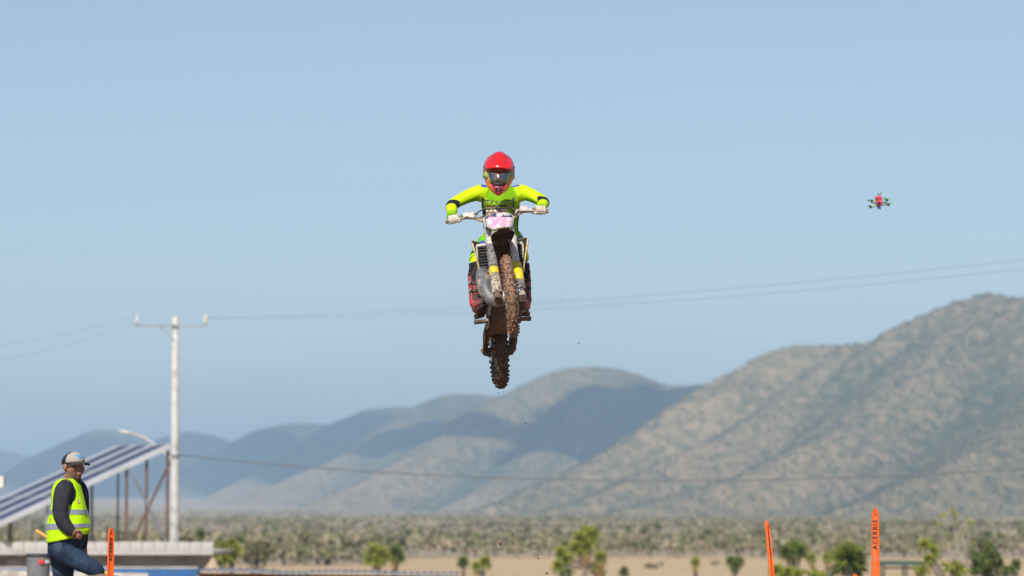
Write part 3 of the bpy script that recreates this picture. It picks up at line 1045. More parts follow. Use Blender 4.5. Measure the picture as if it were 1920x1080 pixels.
    # two-stroke exhaust: fat belly beside the front wheel
    path = [(0.03, -0.19, 0.56), (0.0, -0.30, 0.47), (-0.055, -0.355, 0.425), (-0.115, -0.36, 0.45), (-0.155, -0.335, 0.53), (-0.168, -0.30, 0.62), (-0.165, -0.23, 0.71), (-0.145, -0.10, 0.78), (-0.135, 0.06, 0.80), (-0.13, 0.2, 0.79), (-0.13, 0.34, 0.79)]
    rad = [0.026, 0.034, 0.044, 0.058, 0.068, 0.068, 0.060, 0.05, 0.036, 0.022, 0.016]
    Pp = [Vector(p) for p in path]; fine = []; fr = []
    for i in range(len(Pp) - 1):
        p0, p1, p2, p3 = Pp[max(i - 1, 0)], Pp[i], Pp[i + 1], Pp[min(i + 2, len(Pp) - 1)]
        for k in range(4):
            t = k / 4
            fine.append(0.5 * ((2 * p1) + (p2 - p0) * t + (2 * p0 - 5 * p1 + 4 * p2 - p3) * t * t + (3 * p1 - p0 - 3 * p2 + p3) * t ** 3))
            fr.append(rad[i] + (rad[i + 1] - rad[i]) * t)
    b = MB(); b.tube(fine, fr, 22, hint=Vector((0.3, 1, 0.1)))
    ex = b.build('exhaust_pipe', M_PIPE, bike)
    b = MB()
    for k in (13, 17):
        t = (fine[k + 1] - fine[k]).normalized()
        b.lathe([(fr[k] + 0.0005, -0.002), (fr[k] + 0.0015, 0), (fr[k] + 0.0005, 0.002)], fine[k], t, 22, cap=False)
    b.build('weld_seam', M_PIPE, ex)
    b = MB(); b.tube([(-0.13, 0.33, 0.79), (-0.13, 0.36, 0.80), (-0.13, 0.66, 0.84), (-0.13, 0.70, 0.845)], [0.025, 0.045, 0.045, 0.02], 16)
    b.build('silencer', M_STEEL, bike)
    b = MB(); b.bar((-0.165, -0.27, 0.72), (-0.09, -0.24, 0.73), 0.05, 0.012)
    b.build('pipe_bracket', M_STEEL, bike)
    # foot pegs with teeth
    for s in (-1, 1):
        b = MB()
        b.box((s * 0.185, 0.12, 0.408), (0.115, 0.05, 0.022), (0, s * 0.06, 0))
        b.box((s * 0.125, 0.125, 0.40), (0.03, 0.03, 0.05))
        for k in range(8):
            for yy in (0.098, 0.142):
                b.box((s * (0.135 + k * 0.0148), yy, 0.424 - (k * 0.0148) * 0.06), (0.007, 0.008, 0.014), taper=0.5)
        b.build('foot_peg', M_MUDBROWN, bike)
    b = MB(); b.tube([(-0.115, 0.13, 0.36), (-0.13, 0.02, 0.335), (-0.135, -0.10, 0.345), (-0.155, -0.12, 0.35)], [0.010, 0.009, 0.009, 0.012], 8)
    b.build('brake_pedal', M_STEEL, bike)
    b = MB(); b.tube([(0.115, 0.02, 0.38), (0.14, -0.06, 0.40), (0.145, -0.11, 0.405), (0.175, -0.115, 0.405)], [0.009, 0.007, 0.007, 0.010], 8)
    b.build('shift_lever', M_STEEL, bike)
    # swingarm, chain, guide, caliper
    b = MB()
    for s in (-1, 1):
        b.rings([[Vector((s * x + dx, y, z + dz)) for dx, dz in ((-0.02, -h), (0.02, -h), (0.024, 0), (0.02, h), (-0.02, h), (-0.024, 0))] for x, y, z, h in ((0.095, 0.20, 0.405, 0.045), (0.115, 0.32, 0.39, 0.05), (0.125, 0.5, 0.365, 0.045), (0.115, 0.70, 0.345, 0.038), (0.112, 0.80, 0.34, 0.03))])
    b.box((0, 0.27, 0.395), (0.20, 0.09, 0.075))
    sw = b.build('swingarm', M_MUDBROWN, bike)
    b = MB()
    b.lathe([(0.016, -0.155), (0.016, 0.155)], RA, (1, 0, 0), 14)
    for s in (-1, 1):
        b.box(RA + Vector((s * 0.138, 0.0, 0)), (0.014, 0.06, 0.045))
    b.build('rear_axle', M_STEEL, sw)
    b = MB()
    b.sheet([[(-0.142, y, z), (-0.150, y, z - 0.03), (-0.146, y, z - 0.06)] for y, z in ((0.22, 0.40), (0.34, 0.375), (0.50, 0.35), (0.62, 0.32))], thick=(0.006, 0, 0))
    b.build('disc_guard', M_MUDBROWN, sw)
    b = MB()
    b.box((-0.10, 0.645, 0.285), (0.05, 0.09, 0.06), (0.3, 0, 0), taper=0.85)
    b.tube([(-0.12, 0.62, 0.30), (-0.155, 0.60, 0.30)], 0.012, 8)
    b.build('brake_caliper', M_MUDDY, bike)
    b = MB()
    cA, cB = Vector((0.071, 0.14, 0.405)), RA + Vector((0.071, 0, 0))
    for (za, zb) in ((0.035, 0.103), (-0.035, -0.103)):
        p0, p1 = cA + Vector((0, 0, za)), cB + Vector((0, 0, zb))
        n = 44
        for k in range(n):
            q = p0 + (p1 - p0) * ((k + 0.5) / n)
            wdt = 0.017 if k % 2 else 0.012
            b.bar(q - (p1 - p0) / n * 0.42, q + (p1 - p0) / n * 0.42, wdt, 0.013, Vector((1, 0, 0)))
    tag(b.build('chain', M_CHAIN, bike), kind='stuff')
    b = MB()
    b.box((0.082, 0.56, 0.275), (0.05, 0.13, 0.07), (0.1, 0, 0), taper=0.8)
    b.build('chain_guide', M_MUDDY, bike)
    b = MB()
    b.prism([(0.105, 0.10, 0.46), (0.105, 0.20, 0.44), (0.105, 0.20, 0.34), (0.105, 0.08, 0.33), (0.105, 0.04, 0.40)], (0.02, 0, 0))
    b.build('sprocket_cover', M_BLACKP, bike)
    b = MB(); b.tube([(0, 0.30, 0.44), (0, 0.26, 0.78)], [0.035, 0.03], 12)
    for k in range(7):
        b.ringtube((0, 0.297 - k * 0.005, 0.48 + k * 0.034), (0, -0.12, 1), 0.042, [(0.006, 0), (0, 0.006), (-0.006, 0), (0, -0.006)], 16)
    b.build('rear_shock', M_MUDDY, bike)
    return bike

BIKE = make_bike()

# ------------------------------------------------------------------ people
def smooth_path(pts, rad, n=5):
    Pp = [Vector(p) for p in pts]
    out, ro = [], []
    for i in range(len(Pp) - 1):
        p0, p1, p2, p3 = Pp[max(i - 1, 0)], Pp[i], Pp[i + 1], Pp[min(i + 2, len(Pp) - 1)]
        for k in range(n):
            t = k / n
            out.append(0.5 * ((2 * p1) + (p2 - p0) * t + (2 * p0 - 5 * p1 + 4 * p2 - p3) * t * t + (3 * p1 - p0 - 3 * p2 + p3) * t ** 3))
            ro.append(rad[i] + (rad[i + 1] - rad[i]) * t)
    out.append(Pp[-1]); ro.append(rad[-1])
    return out, ro


def strip_grid(c0, c1, h, n=16, m=3):
    """flat strip between two points, height h (vector)"""
    c0, c1, h = Vector(c0), Vector(c1), Vector(h)
    b = MB()
    b.sheet([[c0 + (c1 - c0) * (i / n) + h * (j / m - 0.5) for i in range(n + 1)] for j in range(m + 1)])
    return b.mesh('strip')


M_FLUO = mat('fluorescent_jersey', (0.64, 0.84, 0.006), 0.75, col2=(0.48, 0.72, 0.005), scale=6, amount=0.7, bump=0.03, bump_scale=9, spec=0.2)
M_GREENJ = mat('green_jersey_shade', (0.25, 0.52, 0.004), 0.75, col2=(0.17, 0.42, 0.004), scale=9, bump=0.022, bump_scale=10, spec=0.2)  # shaded tone of the fluorescent cloth, painted on chest and under sleeves
M_CAMO = mat('purple_green_pants', (0.10, 0.085, 0.42), 0.75, col2=(0.14, 0.62, 0.006), scale=9, amount=0.04, dirt=0.06, dirt_col=(0.02, 0.03, 0.02), dirt_scale=40, bump=0.008, bump_scale=20, spec=0.2)
M_DARKNAVY = mat('dark_navy_cloth', (0.012, 0.014, 0.03), 0.8, dirt=0.2, dirt_col=(0.12, 0.08, 0.06), bump=0.006, bump_scale=25, spec=0.2)
M_PURPLE = mat('purple_cloth', (0.09, 0.08, 0.42), 0.75, bump=0.006, bump_scale=20, spec=0.2)
M_GLOVE = mat('dusty_cream_glove', (0.62, 0.53, 0.40), 0.85, col2=(0.72, 0.68, 0.60), scale=30, dirt=0.15, dirt_col=(0.25, 0.16, 0.10), dirt_scale=150, bump=0.002, bump_scale=120)
M_BOOTRED = mat('red_boot_plastic', (0.55, 0.025, 0.045), 0.45, col2=(0.62, 0.07, 0.09), scale=14, dirt=0.4, dirt_col=(0.17, 0.085, 0.06), dirt_scale=30)
M_BOOTBLK = mat('black_boot_leather', (0.022, 0.018, 0.018), 0.6, dirt=0.35, dirt_col=(0.11, 0.06, 0.045), dirt_scale=28, bump=0.003, bump_scale=60)
M_SOLE = mat('muddy_boot_sole', (0.12, 0.07, 0.045), 0.9, col2=(0.23, 0.14, 0.09), scale=18, dirt=0.2, dirt_col=(0.04, 0.028, 0.02), bump=0.005, bump_scale=50)
M_BUCKLE = mat('dusty_buckle', (0.45, 0.40, 0.36), 0.5, dirt=0.4, dirt_col=(0.12, 0.08, 0.06), dirt_scale=50)
M_HELMET = mat('red_helmet_shell', (0.62, 0.012, 0.022), 0.28, col2=(0.50, 0.010, 0.030), scale=12, coat=0.6, dirt=0.05, dirt_col=(0.25, 0.08, 0.06), dirt_scale=60)
M_PEAK = mat('glossy_red_peak', (0.86, 0.012, 0.012), 0.22, coat=0.9)
M_HORANGE = mat('orange_helmet_flank', (0.85, 0.16, 0.015), 0.35, coat=0.4)
M_CRIMSON = mat('crimson_chin_bar', (0.36, 0.02, 0.06), 0.45, dirt=0.15, dirt_col=(0.14, 0.05, 0.06), dirt_scale=50)
M_HBLACK = mat('black_helmet_trim', (0.012, 0.012, 0.014), 0.6)
M_GFRAME = mat('lime_goggle_frame', (0.42, 0.52, 0.05), 0.45, col2=(0.30, 0.34, 0.10), scale=40)
M_LENS = mat('mirrored_lens', (0.36, 0.31, 0.27), 0.08, metal=1.0)


def hand(parent, name, c, ex, ef, eu, thumb_side, mat_, scale=1.0, xf=None, r_bar=0.019):
    """gloved hand closed round a bar: ex along the bar, ef forward, eu up; thumb on the ex*thumb_side side"""
    ex, ef, eu = Vector(ex).normalized(), Vector(ef).normalized(), Vector(eu).normalized()
    def q(x, f, u):
        return Vector(c) + (ex * x + ef * f + eu * u) * scale
    b = MB(); b.xf = xf
    R = Matrix((ex, ef, eu)).transposed()
    b.ball(q(0, -0.030, 0.022), (0.046 * scale, 0.036 * scale, 0.019 * scale), 14, 8, R @ Euler((math.radians(24), 0, 0)).to_matrix())
    b.tube([q(0, -0.085, 0.050), q(0, -0.06, 0.038), q(0, -0.04, 0.026)], [0.026 * scale, 0.027 * scale, 0.027 * scale], 12, flat=0.8, hint=eu)
    for i, (x, ln) in enumerate(((-0.034, 0.90), (-0.011, 1.0), (0.012, 1.03), (0.035, 0.95))):
        x = x * (-thumb_side)          # shortest finger far from the thumb
        l = ln
        pts = [q(x, -0.022, 0.034), q(x, 0.012 * l, 0.036), q(x * 1.0, 0.034 * l, 0.018), q(x, 0.034 * l, -0.008), q(x, 0.016, -0.027), q(x, -0.002, -0.028)]
        pp, rr = smooth_path(pts, [0.0115 * scale, 0.0110 * scale, 0.0105 * scale, 0.0100 * scale, 0.0095 * scale, 0.0085 * scale], 3)
        b.tube(pp, rr, 8, hint=ex)
    t = thumb_side
    pp, rr = smooth_path([q(0.030 * t, -0.040, 0.012), q(0.052 * t, -0.022, -0.004), q(0.054 * t, 0.004, -0.022), q(0.044 * t, 0.020, -0.027)], [0.015 * scale, 0.0125 * scale, 0.011 * scale, 0.009 * scale], 3)
    b.tube(pp, rr, 8, hint=ex)
    me = remeshed(b, 0.0042 * scale, 2, 0.4)
    me.materials.append(mat_)
    return link(name, me, parent)


def make_rider():
    RX = BIKE_ROT.copy()
    who = thing('person', 'rider in fluorescent yellow jersey and red helmet gripping the handlebar of the flying bike', 'person', BIKE_LOC)
    L = lambda *p: RX @ Vector(p)          # bike coordinates -> offset from the bike's origin
    # ---- body: torso, arms, legs in one skin
    b = MB()
    b.xf = RX
    hipc = Vector((0.09, 0.45, 1.27))
    tor, tr = smooth_path([(0.09, 0.50, 1.22), (0.09, 0.40, 1.34), (0.086, 0.27, 1.44), (0.083, 0.16, 1.525), (0.078, 0.105, 1.590), (0.070, 0.06, 1.640)],
                          [0.150, 0.145, 0.165, 0.165, 0.100, 0.060], 4)
    b.tube(tor, tr, 22, flat=0.72, hint=Vector((0, 0.7, 0.7)))
    b.ball(L(0.09, 0.46, 1.25) if False else Vector((0.09, 0.48, 1.24)), (0.165, 0.14, 0.13))
    sh = {-1: Vector((-0.098, 0.13, 1.568)), 1: Vector((0.262, 0.13, 1.548))}
    el = {-1: Vector((-0.350, 0.02, 1.434)), 1: Vector((0.432, 0.02, 1.410))}
    wr = {-1: Vector((-0.372, -0.120, 1.290)), 1: Vector((0.385, -0.120, 1.300))}
    hip = {-1: Vector((0.005, 0.46, 1.23)), 1: Vector((0.175, 0.46, 1.23))}
    kn = {-1: Vector((-0.172, 0.17, 0.965)), 1: Vector((0.212, 0.17, 0.950))}
    sn = {-1: Vector((-0.190, 0.24, 0.76)), 1: Vector((0.220, 0.24, 0.75))}
    for s in (-1, 1):
        b.ball(sh[s] + Vector((-s * 0.01, 0.01, -0.005)), (0.078, 0.075, 0.075))
        pp, rr = smooth_path([sh[s] + Vector((-s * 0.05, 0.02, 0.0)), sh[s], sh[s] * 0.5 + el[s] * 0.5 + Vector((0, 0, 0.012)), el[s], el[s] * 0.5 + wr[s] * 0.5, wr[s], wr[s] + (wr[s] - el[s]).normalized() * 0.02],
                             [0.068, 0.068, 0.056, 0.050, 0.047, 0.037, 0.033], 4)
        b.tube(pp, rr, 16)
        pp, rr = smooth_path([hip[s], hip[s] * 0.55 + kn[s] * 0.45 + Vector((0, -0.02, 0.03)), kn[s], kn[s] * 0.4 + sn[s] * 0.6, sn[s]], [0.100, 0.086, 0.068, 0.060, 0.052], 4)
        b.tube(pp, rr, 16)
    b.ball((0.066, 0.0, 1.66), (0.075, 0.09, 0.10))
    me = remeshed(b, 0.0075, 7, 0.5)
    Ri = RX.inverted()

    def cloth(p, n):
        q = Ri @ p
        # arms
        for s in (-1, 1):
            d = wr[s] - el[s]
            t = (q - el[s]).dot(d) / d.dot(d)
            if (q - (el[s] + d * max(0, min(1, t)))).length < 0.075 and q.z < sh[s].z - 0.09 and abs(q.x - 0.08) > 0.3:
                if -0.02 < t < 0.30: return 3
                return 0
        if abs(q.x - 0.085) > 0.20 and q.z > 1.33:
            return 0 if n.z > -0.35 else 1  # down-facing sleeve cloth takes the painted shade green
        if q.z > 1.585 and 0.065 < abs(q.x - 0.08) < 0.165 and (Ri.to_3x3() @ n).z > 0.35 and q.y > 0.06: return 4
        # legs
        if q.z < 1.27 and (q.y < 0.5):
            if q.z < 0.945: return 3
            if q.z < 1.02: return 0
            if q.z < 1.20: return 2
            return 1
        if q.z < 1.27: return 2
        if abs(q.x - 0.085) > 0.135 and q.z < 1.44: return 3
        if q.z > 1.36 and abs(q.x - 0.083) > 0.128 - 0.25 * max(0, q.z - 1.52): return 0
        return 1
    paint(me, [M_FLUO, M_GREENJ, M_CAMO, M_DARKNAVY, M_PURPLE], cloth)
    body = link('body', me, who)
    bv = bvh_of([(me, Matrix())])
    # chest print
    M_PRINT = mat('charcoal_chest_print', (0.06, 0.07, 0.09), 0.7)
    M_PRINTY = mat('lime_chest_letters', (0.55, 0.85, 0.01), 0.7)
    FW = Vector((-0.004, 1, 0.08))

    def printed(me_, nm, m, off):
        lay_on(me_, bv, FW, off)
        me_.materials.clear(); me_.materials.append(m)
        return link(nm, me_, who if nm != 'lettering' else who)
    # pixel (px, py) on the chest -> offset from the rider's origin on a plane in front of him
    def chest(px, py):
        return P(px, py, 31.9) - BIKE_LOC
    def poly_print(pts, nm, m, off):
        b = MB()
        b.sheet(pts)
        return printed(b.mesh(nm), nm, m, off)
    n = 14
    def arc(px0, px1, f, w):
        return [[chest(px0 + (px1 - px0) * i / n, f((i / n - 0.5) * 2) + w * j) for i in range(n + 1)] for j in (0, 0.5, 1)]
    poly_print(arc(903, 965, lambda u: 375.0 - 4.5 * u * u + 2, 2.0), 'chest_band', M_PRINT, 0.003)
    poly_print(arc(906, 960, lambda u: 386.6, 4.6), 'chest_band', M_PRINT, 0.003)
    poly_print(arc(908, 957, lambda u: 388.3, 1.2), 'chest_stripe', M_PRINTY, 0.005)
    for (x0, x1) in ((902.5, 905.5), (962, 965)):
        poly_print([[chest(x0 + (x1 - x0) * i, 370 + 20 * j / 6) for i in (0, 1)] for j in range(7)], 'chest_band', M_PRINT, 0.0035)
    for off, bold, m in ((0.0035, 0.0042, M_PRINT), (0.0055, 0.0004, M_PRINTY)):
        tm = text_mesh('DRACING', 0.060, 0.0, bold=bold, spacing=1.04)
        c = chest(934, 382)
        for v in tm.vertices:
            v.co = Vector((c.x + v.co.x * 0.92, c.y, c.z + v.co.y * 0.95))
        lay_on(tm, bv, FW, off)
        tm.materials.append(m)
        link('lettering', tm, who)
    # ---- gloves
    for s in (-1, 1):
        c = STEER @ Vector((s * 0.368, -0.199, 1.238))
        dirx = (STEER.to_3x3() @ Vector((0.13, s * 0.031, -s * 0.005))).normalized()
        g = hand(who, 'glove', RX @ c, RX.to_3x3() @ dirx, RX.to_3x3() @ Vector((s * 0.1, -0.93, 0.22)), RX.to_3x3() @ Vector((0, 0.22, 0.93)), -s, M_GLOVE, 1.02)
        cf = MB(); cf.xf = RX
        d = (wr[s] - el[s]).normalized()
        cf.lathe([(0.043, -0.022), (0.046, -0.01), (0.045, 0.02), (0.040, 0.03)], wr[s], d, 16)
        cf.build('glove_cuff', M_GREENJ, g)
    # ---- boots
    for s in (-1, 1):
        an = Vector((-0.203, 0.27, 0.655)) if s < 0 else Vector((0.226, 0.27, 0.650))
        top = Vector((-0.192, 0.205, 0.885)) if s < 0 else Vector((0.222, 0.205, 0.875))
        roll = math.radians(-14 if s < 0 else 12)
        Rf = Matrix.Translation(an) @ Matrix.Rotation(math.radians(6 if s < 0 else -16), 4, 'Z') @ Matrix.Rotation(roll, 4, 'Y')
        b = MB(); b.xf = RX
        pp, rr = smooth_path([top + Vector((0, 0, 0.012)), top, top * 0.6 + an * 0.4, top * 0.25 + an * 0.75, an, an + Vector((0, 0.0, -0.05))], [0.047, 0.054, 0.055, 0.049, 0.048, 0.047], 4)
        b.tube(pp, rr, 18, hint=Vector((1, 0, 0)), flat=1.12)
        f = MB()
        b.xf = RX @ Rf
        b.rings([[Vector((w * math.cos(t), y, z + h * math.sin(t) * (1.0 if math.sin(t) > 0 else 0.9))) for t in [2 * math.pi * k / 18 for k in range(18)]]
                 for y, z, w, h in ((0.085, -0.07, 0.03, 0.035), (0.06, -0.065, 0.044, 0.055), (0.0, -0.06, 0.05, 0.065), (-0.07, -0.075, 0.052, 0.052), (-0.14, -0.085, 0.056, 0.042), (-0.19, -0.088, 0.05, 0.036), (-0.215, -0.09, 0.03, 0.025))])
        me = remeshed(b, 0.008, 4)
        inv = (RX).inverted()
        def bootpaint(p, n, s=s, an=an, top=top):
            q = inv @ p
            nn = inv.to_3x3() @ n
            if q.z > top.z - 0.03: return 0
            if (nn.x * s) > 0.50: return 0
            if abs(nn.x) < 0.35 and nn.y < -0.6 and an.z + 0.03 < q.z < an.z + 0.11: return 0
            return 1
        paint(me, [M_BOOTRED, M_BOOTBLK], bootpaint)
        bo = link('boot', me, who)
        b = MB(); b.xf = RX @ Rf
        out = []
        for z, k in ((-0.122, 1.06), (-0.135, 1.04), (-0.146, 0.96)):
            out.append([Vector((x * k, y * k - 0.003, z)) for x, y in ((0.034, 0.095), (0.046, 0.05), (0.042, -0.02), (0.055, -0.10), (0.060, -0.15), (0.052, -0.20), (0.026, -0.228), (-0.026, -0.228), (-0.052, -0.20), (-0.060, -0.15), (-0.055, -0.10), (-0.042, -0.02), (-0.046, 0.05), (-0.034, 0.095))])
        b.rings(out, smooth=False)
        for k in range(9):
            y = 0.07 - k * 0.032
            b.box((0, y, -0.146), (0.085, 0.012, 0.012))
        b.build('sole', M_SOLE, bo)
        for t in (0.12, 0.42, 0.70):
            c = top * (1 - t) + an * t
            b = MB(); b.xf = RX
            ax = (top - an).normalized()
            r0 = 0.053 if t < 0.5 else 0.049
            b.ringtube(c, ax, r0 * 1.05, [(0.003, -0.012), (0.003, 0.012), (-0.002, 0.012), (-0.002, -0.012)], 20)
            b.build('strap', M_BOOTBLK if t > 0.3 else M_BUCKLE, bo)
            b = MB(); b.xf = RX
            b.box(c + Vector((s * r0 * 0.95, -0.022, 0)), (0.012, 0.034, 0.024), (0, 0, -s * 0.3))
            b.box(c + Vector((s * r0 * 0.88, -0.040, 0.003)), (0.010, 0.018, 0.016))
            b.build('buckle', M_BUCKLE if t > 0.2 else M_BOOTBLK, bo)
    # ---- helmet: slices (z, half width, front y, back y) about its own centre
    HC = P(935.3, 328, 32.28) - BIKE_LOC
    HX = Matrix.Translation(HC) @ Matrix.Rotation(math.radians(1.5), 4, 'Y') @ Matrix.Scale(0.985, 4)
    sl = [(0.186, 0.030, -0.02, 0.06), (0.180, 0.055, -0.05, 0.085), (0.164, 0.083, -0.082, 0.11), (0.142, 0.106, -0.106, 0.13), (0.10, 0.128, -0.128, 0.15), (0.054, 0.135, -0.140, 0.16), (0.018, 0.135, -0.142, 0.16), (-0.018, 0.130, -0.142, 0.155), (-0.054, 0.120, -0.148, 0.14),
          (-0.081, 0.110, -0.160, 0.12), (-0.108, 0.095, -0.176, 0.09), (-0.135, 0.073, -0.186, 0.04), (-0.162, 0.047, -0.184, -0.02), (-0.184, 0.020, -0.175, -0.09), (-0.190, 0.008, -0.168, -0.12)]
    fine = []
    for a, c in zip(sl[:-1], sl[1:]):
        for k in range(3):
            fine.append(tuple(a[i] + (c[i] - a[i]) * k / 3 for i in range(4)))
    fine.append(sl[-1])
    def section(z, w, f, bk, n=40):
        cy, hy = (f + bk) / 2, (bk - f) / 2
        r = []
        for k in range(n):
            t = 2 * math.pi * k / n
            e = 0.9
            r.append(Vector((w * math.copysign(abs(math.cos(t)) ** e, math.cos(t)), cy + hy * math.copysign(abs(math.sin(t)) ** e, math.sin(t)), z)))
        return r
    b = MB(); b.xf = HX
    b.rings([section(*f) for f in fine])
    me = b.mesh('helmet')
    hi = HX.inverted()
    def hp(p, n):
        q = hi @ p
        front = q.y < -0.03
        w = np.interp(q.z, [f[0] for f in reversed(fine)], [f[1] for f in reversed(fine)])
        if front and -0.105 < q.z < 0.03 and abs(q.x) < 0.102 + min(0, (q.z + 0.03)) * 0.95: return 3
        if q.z < -0.035 and abs(q.x) > 0.60 * w and q.y < 0.03: return 1
        if q.z < -0.02 and front: return 2
        return 0
    paint(me, [M_HELMET, M_HORANGE, M_CRIMSON, M_HBLACK], hp)
    hel = link('helmet', me, who)
    # peak with a raised centre and folded flanks
    rows, low = [], []
    for i in range(11):
        v = i / 10
        row = []; rl = []
        for k in range(21):
            u = -1 + 2 * k / 20
            half = 0.078 + 0.044 * math.sin(min(1, v * 1.35) * math.pi / 2) - 0.010 * v ** 4
            x = half * u
            z = 0.196 - 0.150 * v ** 1.35 - (0.042 - 0.034 * v) * abs(u) ** 2.6 + (0.005 if abs(u) < 0.46 else 0.0) * (1 - 0.5 * v) + 0.010 * v * abs(u) ** 3
            y = -0.005 - 0.235 * v ** 0.95 + (0.06 + 0.03 * v) * abs(u) ** 2.4
            row.append((x, y, z))
        rows.append(row)
    b = MB(); b.xf = HX
    b.sheet(rows, thick=(0, 0.006, -0.012))
    pk = b.build('peak', M_PEAK, hel)
    for s in (-1, 1):
        b = MB(); b.xf = HX
        b.sheet([[(r_[k][0], r_[k][1] - 0.0015, r_[k][2] + 0.0015) for k in ((14, 15) if s > 0 else (5, 6))] for r_ in rows[1:-1]])
        b.build('peak_line', M_CRIMSON, pk)
    # goggles
    def gog(z0, z1, w0, w1, off, nm, m, parent, notch=0.0, wrap=0.0):
        b = MB(); b.xf = HX
        rws = []
        for i in range(7):
            t = i / 6; z = z0 + (z1 - z0) * t; w = w0 + (w1 - w0) * t ** 1.5
            row = []
            for k in range(17):
                u = -1 + 2 * k / 16
                x = w * u
                zz = z + notch * t * max(0, 1 - (abs(u) / 0.3) ** 2)
                row.append((x, -0.158 - off + 4.3 * x * x + wrap * abs(u) ** 4 - 0.02 * t, zz))
            rws.append(row)
        b.sheet(rws, thick=(0, 0.012, 0))
        return b.build(nm, m, parent)
    gf = gog(0.026, -0.080, 0.112, 0.078, 0.0, 'goggle_frame', M_GFRAME, hel, 0.02, 0.012)
    gog(0.018, -0.070, 0.096, 0.066, 0.010, 'lens', M_LENS, hel, 0.022)
    b = MB(); b.xf = HX
    b.sheet([[(x * (1 - 0.25 * j / 3), -0.172 - 0.006 * j + 4 * x * x, -0.072 - 0.03 * j / 3) for x in (-0.06, -0.04, -0.02, 0, 0.02, 0.04, 0.06)] for j in range(4)], thick=(0, 0.01, 0))
    b.build('nose_guard', M_HBLACK, hel)
    for s in (-1, 1):
        st = MB(); st.xf = HX
        st.sheet([[(s * x, y, z) for x, y in ((0.098, -0.118), (0.117, -0.088), (0.129, -0.04), (0.132, 0.02))] for z in (0.012, -0.012, -0.034)], thick=(s * 0.004, 0, 0))
        st.build('goggle_strap', M_GFRAME, hel)
        cv = MB(); cv.xf = HX
        for k in range(3):
            cv.box((s * (0.1235 - k * 0.001), -0.030, 0.062 - k * 0.026), (0.012, 0.05, 0.014), (0, 0, s * 0.2))
        cv.build('side_vent', M_HBLACK, hel)
    b = MB(); b.xf = HX
    for s in (-1, 1):
        for k, (x, z, w) in enumerate(((0.017, -0.130, 0.024), (0.015, -0.146, 0.020))):
            b.box((s * x, -0.190 + 0.3 * abs(x) - 0.002, z), (w, 0.02, 0.009), (0, s * 0.5, 0))
    b.build('mouth_vent', M_HBLACK, hel)
    return who

RIDER = make_rider()

# ------------------------------------------------------------------ building, solar array, pole, lines, shed and small things
M_CONC = mat('concrete_pole', (0.62, 0.60, 0.57), 0.85, col2=(0.52, 0.50, 0.47), scale=1.2, dirt=0.1, dirt_col=(0.36, 0.33, 0.30), dirt_scale=3, bump=0.004, bump_scale=12)
M_BLOCK = mat('weathered_block', (0.52, 0.50, 0.47), 0.9, col2=(0.45, 0.43, 0.41), scale=0.7, dirt=0.15, dirt_col=(0.36, 0.33, 0.31), dirt_scale=1.4, bump=0.01, bump_scale=12)
M_PLASTER = mat('grey_plaster', (0.22, 0.20, 0.19), 0.95, col2=(0.30, 0.27, 0.25), scale=0.8, dirt=0.2, dirt_col=(0.16, 0.13, 0.12), dirt_scale=2)
M_BLUEPAINT = mat('blue_wall_paint', (0.012, 0.10, 0.30), 0.7, col2=(0.02, 0.13, 0.36), scale=2, dirt=0.1, dirt_col=(0.05, 0.10, 0.2), dirt_scale=5)
M_WHITEWALL = mat('whitewashed_masonry', (0.60, 0.57, 0.52), 0.9, col2=(0.48, 0.45, 0.41), scale=2, dirt=0.25, dirt_col=(0.33, 0.27, 0.22), dirt_scale=3, bump=0.01, bump_scale=9)
M_GALV = mat('galvanised_steel', (0.58, 0.60, 0.63), 0.45, metal=0.3, col2=(0.45, 0.47, 0.5), scale=2)
M_ALU = mat('aluminium_rail', (0.70, 0.71, 0.73), 0.4, metal=0.2, col2=(0.6, 0.61, 0.64), scale=1.5)
M_RUST = mat('rusty_post', (0.15, 0.075, 0.055), 0.85, col2=(0.09, 0.06, 0.055), scale=3)
M_GREYSTEEL = mat('grey_brace_steel', (0.30, 0.33, 0.36), 0.6, col2=(0.22, 0.22, 0.22), scale=1.3)
M_ZINC = mat('corrugated_zinc', (0.42, 0.45, 0.48), 0.45, metal=0.4, col2=(0.30, 0.31, 0.33), scale=1.4, dirt=0.2, dirt_col=(0.22, 0.15, 0.11), dirt_scale=4)
M_PLANK = mat('brown_shed_plank', (0.22, 0.095, 0.04), 0.85, col2=(0.13, 0.06, 0.028), scale=5)
M_ORANGE = mat('orange_marker_plastic', (0.90, 0.145, 0.012), 0.42, col2=(0.84, 0.12, 0.01), scale=5, dirt=0.05, dirt_col=(0.42, 0.20, 0.10), dirt_scale=25)
M_INK = mat('black_lettering', (0.012, 0.012, 0.012), 0.6)
M_WIRE = mat('aluminium_wire', (0.16, 0.17, 0.19), 0.5)
M_DGREEN = mat('dark_green_metal', (0.022, 0.07, 0.05), 0.6, col2=(0.03, 0.085, 0.065), scale=3)
M_DARKLEG = mat('dark_metal_leg', (0.02, 0.022, 0.022), 0.6)


